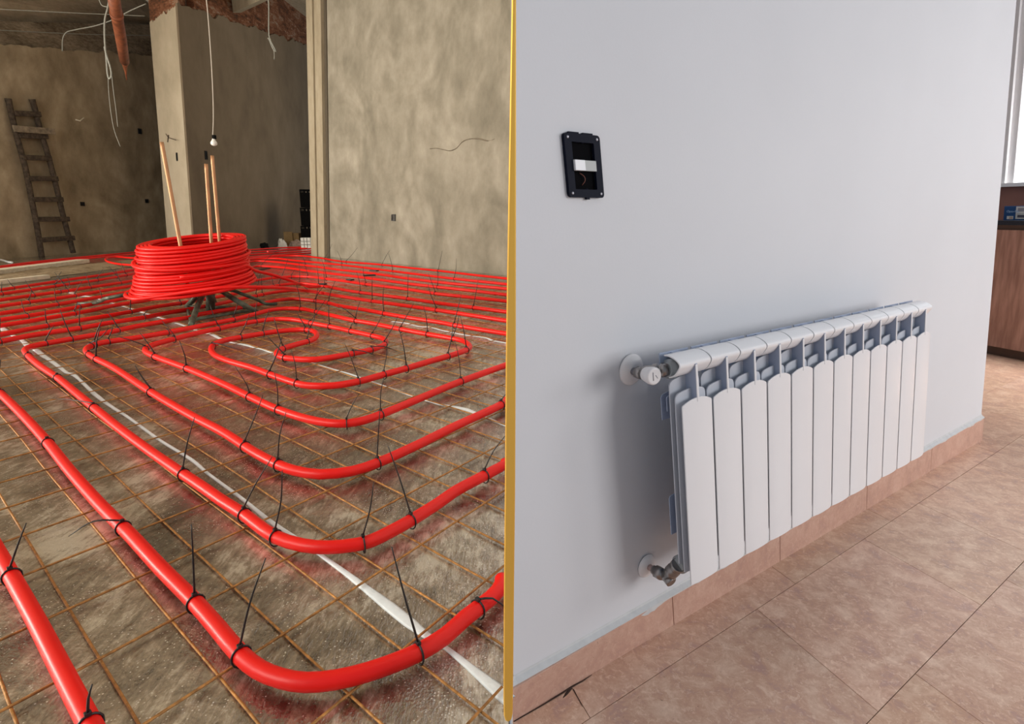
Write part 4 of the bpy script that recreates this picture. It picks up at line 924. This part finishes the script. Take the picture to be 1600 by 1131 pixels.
def make_element(k):
    uc = SP_ * (k + .5); mb = MB()
    # water tube and deep central web
    mb.hexa([Rd(uc - .014, .088, .285), Rd(uc + .014, .088, .285), Rd(uc + .014, .088, .835), Rd(uc - .014, .088, .835)],
            [Rd(uc - .014, .118, .285), Rd(uc + .014, .118, .285), Rd(uc + .014, .118, .835), Rd(uc - .014, .118, .835)])
    mb.hexa([Rd(uc - .0022, .086, .275), Rd(uc + .0022, .086, .275), Rd(uc + .0022, .086, .826), Rd(uc - .0022, .086, .826)],
            [Rd(uc - .0030, .1525, .275), Rd(uc + .0030, .1525, .275), Rd(uc + .0030, .1525, .818), Rd(uc - .0030, .1525, .818)])
    # header tubes
    for zz in (.80, .285): mb.tube([Rd(uc - (SP_ / 2 - .0015 if k else .024), .103, zz), Rd(uc + SP_ / 2 - .0015, .103, zz)], .020, 16)
    e = mb.build('radiator_element', M['enamel_shaded'], rad)
    m_ = MB(); arch_plate(m_, uc, SP_ - .0068, .1535, ZB, ZT, ZPK, .0028, .003); m_.hexa([Rd(uc - .0034, .1515, ZPK - .01), Rd(uc + .0034, .1515, ZPK - .01), Rd(uc + .0034, .1515, .8165), Rd(uc - .0034, .1515, .8165)], [Rd(uc - .0034, .1545, ZPK - .01), Rd(uc + .0034, .1545, ZPK - .01), Rd(uc + .0034, .1528, .8165), Rd(uc - .0034, .1528, .8165)]); fp = m_.build('front_panel', M['white_enamel'], e, bevel=.0008)
    for p in fp.data.polygons: p.use_smooth = False
    # nested side fins, each taller and further back
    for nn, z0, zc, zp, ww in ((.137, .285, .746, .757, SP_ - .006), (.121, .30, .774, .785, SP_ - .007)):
        m_ = MB(); arch_plate(m_, uc, ww, nn, z0, zc, zp, .0030, .005, cut=.012); m_.build('side_fin', M['enamel_fin_shaded'], e)
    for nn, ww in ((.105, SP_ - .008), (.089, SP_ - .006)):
        m_ = MB(); arch_plate(m_, uc, ww, nn, .70 if nn > .1 else .674, .735, .742, .002, .0); m_.build('side_fin', M['enamel_shaded'], e)
    m_ = MB(); arch_plate(m_, uc, SP_ - .006, .096, .372, .476, .480, .002, .0); m_.build('side_fin', M['enamel_shaded'], e)
    # curved top cap: shell with a drooping nose
    prof = [(.106, .8375), (.118, .8385), (.130, .8365), (.140, .8325), (.147, .8275), (.1505, .8225), (.1505, .8165), (.146, .808), (.138, .797), (.128, .789), (.118, .785)]
    prof = [(a.x, a.y) for a in smooth_path([Vector((x, z, 0)) for x, z in prof], .0025)]
    th = .0028; inner = []
    for i, (a, b) in enumerate(prof):
        p0 = prof[max(0, i - 1)]; p1 = prof[min(len(prof) - 1, i + 1)]; dx, dz = p1[0] - p0[0], p1[1] - p0[1]; L = math.hypot(dx, dz)
        inner.append((a + dz / L * th, b - dx / L * th))
    m_ = MB(); ua, ub = SP_ * k + .0022, SP_ * (k + 1) - .0022; vs = []
    for u in (ua, ub): vs += [Rd(u, a, b) for a, b in prof] + [Rd(u, a, b) for a, b in inner]
    n_ = len(prof); fs = []
    for i in range(n_ - 1):
        fs += [(i, i + 1, 2 * n_ + i + 1, 2 * n_ + i), (n_ + i + 1, n_ + i, 3 * n_ + i, 3 * n_ + i + 1), (i, n_ + i, n_ + i + 1, i + 1), (2 * n_ + i + 1, 3 * n_ + i + 1, 3 * n_ + i, 2 * n_ + i)]
    fs += [(0, 2 * n_, 3 * n_, n_), (n_ - 1, 2 * n_ - 1, 4 * n_ - 1, 3 * n_ - 1)]
    m_.add(vs, fs, 0, False); c = m_.build('top_cap', M['white_enamel'], e)
    # back grille rib behind the cap
    m_ = MB(); m_.hexa([Rd(ua + .004, .087, .800), Rd(ub - .004, .087, .800), Rd(ub - .004, .087, .8375), Rd(ua + .004, .087, .8375)], [Rd(ua + .004, .0895, .800), Rd(ub - .004, .0895, .800), Rd(ub - .004, .0895, .8375), Rd(ua + .004, .0895, .8375)])
    m_.hexa([Rd(ua + .03, .0895, .826), Rd(ua + .05, .0895, .826), Rd(ua + .05, .0895, .833), Rd(ua + .03, .0895, .833)], [Rd(ua + .03, .107, .826), Rd(ua + .05, .107, .826), Rd(ua + .05, .107, .835), Rd(ua + .03, .107, .835)])
    m_.build('back_grille', M['enamel_shaded'], e)
for k in range(NEL): make_element(k)
# end bushings and wall brackets
for zz in (.80, .285):
    m_ = MB(); m_.lathe([(0, .022), (.004, .0235), (.016, .0235), (.018, .017), (.024, .017)], Rd(.034, .103, zz) , -E_, 24); m_.build('end_bushing', simple('grey_bushing', (.42,.45,.46), .4, .2), rad)
for uu in (SP_ * 3, SP_ * 9):
    m_ = MB(); m_.hexa([Rd(uu - .01, -.0115, .765), Rd(uu + .01, -.0115, .765), Rd(uu + .01, -.0115, .775), Rd(uu - .01, -.0115, .775)], [Rd(uu - .01, .088, .765), Rd(uu + .01, .088, .765), Rd(uu + .01, .088, .775), Rd(uu - .01, .088, .775)]); m_.build('wall_bracket', M['enamel_shaded'], rad)

# ------------------------------------------------------------------ valves
def wp(px, py, nn): u, z = wallpt(px, py, nn); return W(u, nn, z)
UZ = Vector((KR, 0, 1))
ros = wp(985.5, 577, -.011); v1 = thing('radiator_valve', ros, 'upper radiator valve with a round white cap and wall rosette', 'valve')
m_ = MB(); m_.lathe([(0, .040), (.003, .040), (.008, .036), (.013, .026), (.016, .016)], ros, N_, 32); m_.build('rosette', M['white_plastic'], v1)
pa_ = wp(989, 580, .004); pb_ = wp(1008, 584.5, .052)
m_ = MB(); m_.tube([pa_, pa_.lerp(pb_, .45)], .0095, 14); m_.build('pipe_stub', M['steel_screw'], v1)
ax = (pb_ - pa_).normalized()
m_ = MB(); m_.lathe([(0, .012), (.003, .0155), (.016, .0155), (.018, .0125), (.022, .0125), (.024, .0145), (.040, .0145)], pa_.lerp(pb_, .35), ax, 8); m_.build('coupling_nut', M['chrome'], v1)
body = wp(1010, 580, .070)
plug = Rd(.012, .103, .80)
d1 = (plug - body).normalized(); L1 = (plug - body).length
m_ = MB(); m_.lathe([(-.012, .011), (0, .0135), (L1 * .3, .0135), (L1 * .34, .0165), (L1 * .55, .0165), (L1 * .6, .013), (L1 * .7, .013), (L1 * .72, .017), (L1 * .85, .017), (L1 + .004, .015)], body, d1, 16); m_.build('valve_body', M['chrome'], v1)
kn = wp(1022.6, 588, .112); kax = (kn - wp(1004, 582.5, .070)).normalized()
m_ = MB(); m_.lathe([(-.034, .0125), (-.030, .0165), (-.010, .0205), (-.002, .0205), (0, .0190), (.0008, .0165)], kn, kax, 32); kb = m_.build('white_cap', M['white_plastic'], v1)
m_ = MB(); rr_ = kax.cross(UZ).normalized(); uu_ = rr_.cross(kax).normalized()
m_.tube([kn + kax * .0012 + rr_ * .004 + uu_ * -.009, kn + kax * .0012 + rr_ * .004 + uu_ * .010], .0009, 5); m_.tube([kn + kax * .0012 + rr_ * -.008 + uu_ * -.006, kn + kax * .0012 + rr_ * -.003 + uu_ * .002], .0006, 5); m_.build('cap_marking', M['steel_screw'], kb)

ros = wp(1010, 883.5, -.011); v2 = thing('lockshield_valve', ros, 'lower chrome elbow valve with a white wall rosette near the skirting', 'valve')
m_ = MB(); m_.lathe([(0, .033), (.003, .033), (.008, .029), (.012, .020), (.014, .013)], ros, N_, 32); m_.build('rosette', M['white_plastic'], v2)
pa_ = wp(1013, 885, .0); pb_ = wp(1041, 901, .060)
m_ = MB(); m_.tube([pa_, pa_.lerp(pb_, .4)], .0085, 14); m_.build('pipe_stub', simple('pinkish_copper', (.55,.40,.37), .4, .5), v2)
ax = (pb_ - pa_).normalized(); LL = (pb_ - pa_).length
m_ = MB(); m_.lathe([(LL * .28, .0125), (LL * .30, .0125), (LL * .42, .0125), (LL * .44, .017), (LL * .78, .017), (LL * .80, .0135), (LL * 1.0, .0135)], pa_, ax, 8); m_.build('coupling_nut', M['chrome'], v2)
plug = Rd(.012, .103, .285); d1 = (plug - pb_).normalized(); L1 = (plug - pb_).length
m_ = MB(); m_.lathe([(-.006, .012), (0, .0145), (L1 * .35, .0145), (L1 * .38, .0185), (L1 * .7, .0185), (L1 * .74, .015), (L1 * .84, .015), (L1 * .86, .0185), (L1 + .004, .0185)], pb_, d1, 12); m_.build('valve_body', M['chrome'], v2)
m_ = MB(); cx_ = pb_ + N_ * .004; m_.lathe([(-.01, .013), (.010, .0150), (.016, .0150), (.018, .012)], cx_, (N_ * 1.0 - UZ * .35 - E_ * .1), 20); m_.build('shield_cap', M['chrome'], v2)

# ------------------------------------------------------------------ switch plate
ul, zb_ = wallpt(884.5, 308.5); ur, zt_ = wallpt(933.5, 212.5); uc, zc_ = (ul + ur) / 2, (zb_ + zt_) / 2
uc, zc_ = .3815, 1.2505; pw, ph = .102, .131
sw = thing('switch_plate', W(uc, -.012, zc_ - ph / 2), 'open dark navy switch frame with one white and grey rocker on the white wall', 'light switch')
def rrect(w, h, r, seg=5):
    out = []
    for cx, cz, a0 in ((w/2 - r, h/2 - r, 0), (-w/2 + r, h/2 - r, 90), (-w/2 + r, -h/2 + r, 180), (w/2 - r, -h/2 + r, 270)):
        for k in range(seg + 1):
            a = math.radians(a0 + 90 * k / seg); out.append((cx + r * math.cos(a), cz + r * math.sin(a)))
    return out
o_ = rrect(pw, ph, .008); i_ = rrect(pw * .62, ph * .74, .002); n_ = len(o_)
vs = []
for (lst, nn) in ((o_, -.0118), (o_, -.003), (i_, -.003), (i_, -.0105)): vs += [W(uc + a, nn, zc_ + b) for a, b in lst]
fs = []
for r_ in range(3):
    for k in range(n_): fs.append((r_ * n_ + k, r_ * n_ + (k + 1) % n_, (r_ + 1) * n_ + (k + 1) % n_, (r_ + 1) * n_ + k))
m_ = MB(); m_.add(vs, fs)
for a in (-.022, .018): m_.hexa([W(uc + a - .014, -.0042, zc_ + ph/2 - .001), W(uc + a + .014, -.0042, zc_ + ph/2 - .001), W(uc + a + .014, -.0042, zc_ + ph/2 + .003), W(uc + a - .014, -.0042, zc_ + ph/2 + .003)], [W(uc + a - .014, -.011, zc_ + ph/2 - .001), W(uc + a + .014, -.011, zc_ + ph/2 - .001), W(uc + a + .014, -.011, zc_ + ph/2 + .003), W(uc + a - .014, -.011, zc_ + ph/2 + .003)])
m_.hexa([W(uc - .001, -.004, zc_ - ph/2 - .004), W(uc + .008, -.004, zc_ - ph/2 - .004), W(uc + .008, -.004, zc_ - ph/2 + .002), W(uc - .001, -.004, zc_ - ph/2 + .002)], [W(uc - .001, -.011, zc_ - ph/2 - .004), W(uc + .008, -.011, zc_ - ph/2 - .004), W(uc + .008, -.011, zc_ - ph/2 + .002), W(uc - .001, -.011, zc_ - ph/2 + .002)])
m_.build('frame', M['navy_plastic'], sw)
m_ = MB(); m_.add([W(uc + a, -.0108, zc_ + b) for a, b in i_], [tuple(range(n_))]); m_.build('back_box', M['black_hollow'], sw)
for sx in (-1, 1):
    for sz in (-1, 1):
        m_ = MB(); m_.lathe([(0, .0034), (.0015, .0034), (.0022, .0016)], W(uc + sx * pw * .41, -.0035, zc_ + sz * ph * .435), N_, 14); m_.build('screw', M['steel_screw'], sw)
for sz in (-1, 1):
    m_ = MB(); m_.lathe([(0, .006), (.002, .006), (.0025, .003)], W(uc + .001, -.006, zc_ + sz * ph * .40), N_, 16); m_.build('screw_boss', M['navy_plastic'], sw)
def blk(ua, ub, za, zb2, n0, n1, name, mat, parent):
    m_ = MB(); m_.hexa([W(ua, n0, za), W(ub, n0, za), W(ub, n0, zb2), W(ua, n0, zb2)], [W(ua, n1, za), W(ub, n1, za), W(ub, n1, zb2), W(ua, n1, zb2)]); return m_.build(name, mat, parent, bevel=.0008)
blk(uc - .032, uc - .003, zc_ - .010, zc_ + .012, -.0105, .003, 'white_rocker', M['switch_white'], sw)
blk(uc - .0025, uc + .032, zc_ - .010, zc_ + .012, -.0105, .000, 'grey_rocker', M['switch_grey'], sw)
m_ = MB(); m_.tube(smooth_path([W(uc - .012, -.009, zc_ - .014), W(uc - .002, -.005, zc_ - .022), W(uc - .001, -.005, zc_ - .030), W(uc - .008, -.009, zc_ - .040)], .004), .0010, 6); m_.build('wire', M['wire_copper'], sw)

# ------------------------------------------------------------------ kitchen unit, window beyond the wall end
C1, C2 = at_z(1538, 551, 0), at_z(1600, 563, 0)
dc = (C2 - C1).normalized(); nc = Vector((-dc.y, dc.x, 0)); nc = nc if nc.y > 0 else -nc   # away from camera
def K(u, d, z): return C1 + dc * u + nc * d + Vector((KR * z, 0, z))
Nk = dc.cross(UZ).normalized()
def kz(px, py, d=0.0): return at_plane(px, py, C1 + nc * d, Nk).z
zk = kz(1570, 545, -.05); ztop = kz(1575, 352, -.05); zct = kz(1575, 344.5, -.07)
ue0, ue1 = -.5, 1.35
def kbox(mb, u0, u1, d0, d1, z0, z1):
    mb.hexa([K(u0, d0, z0), K(u1, d0, z0), K(u1, d0, z1), K(u0, d0, z1)], [K(u0, d1, z0), K(u1, d1, z0), K(u1, d1, z1), K(u0, d1, z1)])
kc = thing('kitchen_base_cabinet', K(.4, .2, 0), 'brown wood base cabinet standing beyond the end of the white wall', 'cabinet')
m_ = MB(); kbox(m_, ue0, ue1, -.03, .5, zk, ztop); m_.build('carcass', M['oak'], kc)
m_ = MB(); kbox(m_, ue0, .62, -.05, -.0305, zk + .002, ztop - .035); m_.build('door', M['oak'], kc, bevel=.002)
m_ = MB(); kbox(m_, .624, ue1, -.05, -.0305, zk + .002, ztop - .035); m_.build('door', M['oak'], kc, bevel=.002)
m_ = MB(); kbox(m_, ue0, ue1, -.034, -.0305, ztop - .033, ztop - .001); m_.build('finger_rail', M['kick'], kc)
m_ = MB(); kbox(m_, ue0, ue1, 0, .48, 0.0, zk); m_.build('plinth', M['kick'], kc)
m_ = MB(); kbox(m_, ue0, ue1, -.07, .52, ztop + .0005, zct); tag(m_.build('worktop', M['worktop'], bevel=.003), 'dark stone worktop on the brown base cabinet', 'worktop')
zbs = kz(1585, 291.5, .53)
m_ = MB(); kbox(m_, ue0, ue1, .525, .545, zct * .3, zbs); struct(m_.build('wall_backsplash', M['backsplash']), 'brown panel behind the worktop')
m_ = MB(); kbox(m_, ue0, ue1, .505, .66, zbs, zbs + .03); struct(m_.build('trim_7', M['white_plastic']), 'pale window sill above the brown panel')
# white wall return and window
uw_ = (at_plane(1576, 280, C1 + nc * .56, Nk) - C1); ukf = uw_.dot(dc) - 0
m_ = MB(); kbox(m_, ue0 - 1.0, ukf - .0, .66, .76, 0, 3.4); kbox(m_, ukf + 1.5, ukf + 3.5, .66, .76, 0, 3.4); kbox(m_, ukf, ukf + 1.5, .66, .76, 0, zbs); kbox(m_, ukf - .3, ukf, .56, .66, zbs + .03, 3.4); struct(m_.build('wall_far', M['wall_paint']), 'strip of white wall left of the window')
m_ = MB(); wf = ukf + .10
kbox(m_, ukf, wf, .57, .63, zbs + .031, 3.0); kbox(m_, wf, ukf + 1.5, .57, .63, 2.9, 3.0); kbox(m_, ukf + 1.4, ukf + 1.5, .57, .63, zbs + .031, 2.9)
kbox(m_, ukf - .0, ukf + .05, .54, .57, zbs + .031, 3.0)
struct(m_.build('window_1', M['white_plastic'], bevel=.003), 'white frame of the bright window beyond the cabinet')
# daylight sky seen through the window: a glowing pane stands in for it
mg, nt, b = new_mat('glowing_window_pane'); b.inputs['Base Color'].default_value = (.9, .92, .94, 1); b.inputs['Emission Color'].default_value = (.95, .98, 1, 1); b.inputs['Emission Strength'].default_value = 1.3
m_ = MB(); kbox(m_, wf - .01, ukf + 1.42, .595, .605, zbs + .035, 2.92); struct(m_.build('window_1', mg), 'glowing window pane standing in for the sky')
# blue carton
bx0 = at_plane(1567.5, 343.6, C1 + nc * .10, Nk); u_b = (bx0 - C1 - Vector((KR * bx0.z, 0, 0))).dot(dc); hb = kz(1572, 322, .10) - zct
bt = thing('blue_carton', K(u_b + .2, .2, zct), 'blue cardboard carton with pale labels standing on the worktop', 'box')
m_ = MB(); kbox(m_, u_b, u_b + .46, .10, .30, zct + .0006, zct + hb); m_.build('carton_body', M['blue_box'], bt, bevel=.002)
def dec(ua, ub, fa, fb, name, mat, e=.0985): 
    m_ = MB(); kbox(m_, u_b + ua, u_b + ub, e, .1005, zct + hb * fa, zct + hb * fb); return m_.build(name, mat, bt)
wpx = .20 / 32.0 * 1.0
u_of = lambda px: (at_plane(px, 333, C1 + nc * .10, Nk) - C1).dot(dc) - u_b - KR * 0
sc = (at_plane(1600, 335, C1 + nc * .10, Nk) - at_plane(1568, 335, C1 + nc * .10, Nk)).length / 32.0
dec(5.5 * sc, 15.5 * sc, .08, .30, 'picture_label', M['paper']); dec(9.5 * sc, 15 * sc, .10, .27, 'picture_print', M['beige_print'], .0978)
dec(19 * sc, 40 * sc, .10, .96, 'shipping_label', M['paper']); dec(22 * sc, 38 * sc, .62, .86, 'label_picture', simple('grey_label_print', (.36,.34,.38), .6), .0978)
dec(22 * sc, 38 * sc, .20, .38, 'label_barcode', M['dark_print'], .0978); dec(21 * sc, 38 * sc, .44, .46, 'label_rule', M['dark_print'], .0978)
def text(s, loc, size, right, up, mat, parent, name):
    c = bpy.data.curves.new(name, 'FONT'); c.body = s; c.size = size; c.extrude = .0004
    t = bpy.data.objects.new(name, c); COL.objects.link(t); dg = bpy.context.evaluated_depsgraph_get()
    me = bpy.data.meshes.new_from_object(t.evaluated_get(dg)); bpy.data.objects.remove(t)
    o = bpy.data.objects.new(name, me); COL.objects.link(o); me.materials.clear(); me.materials.append(mat)
    R = Matrix((right, up, right.cross(up))).transposed()
    for v in me.vertices: v.co = R @ v.co
    o.parent = parent; o.location = loc - wloc(parent); return o
text('Opto-FBs', K(u_b + 4.6 * sc, .0975, zct + hb * .56), hb * .20, dc, UZ.normalized(), M['light_print'], bt, 'carton_text')
print('objects', len(bpy.data.objects))
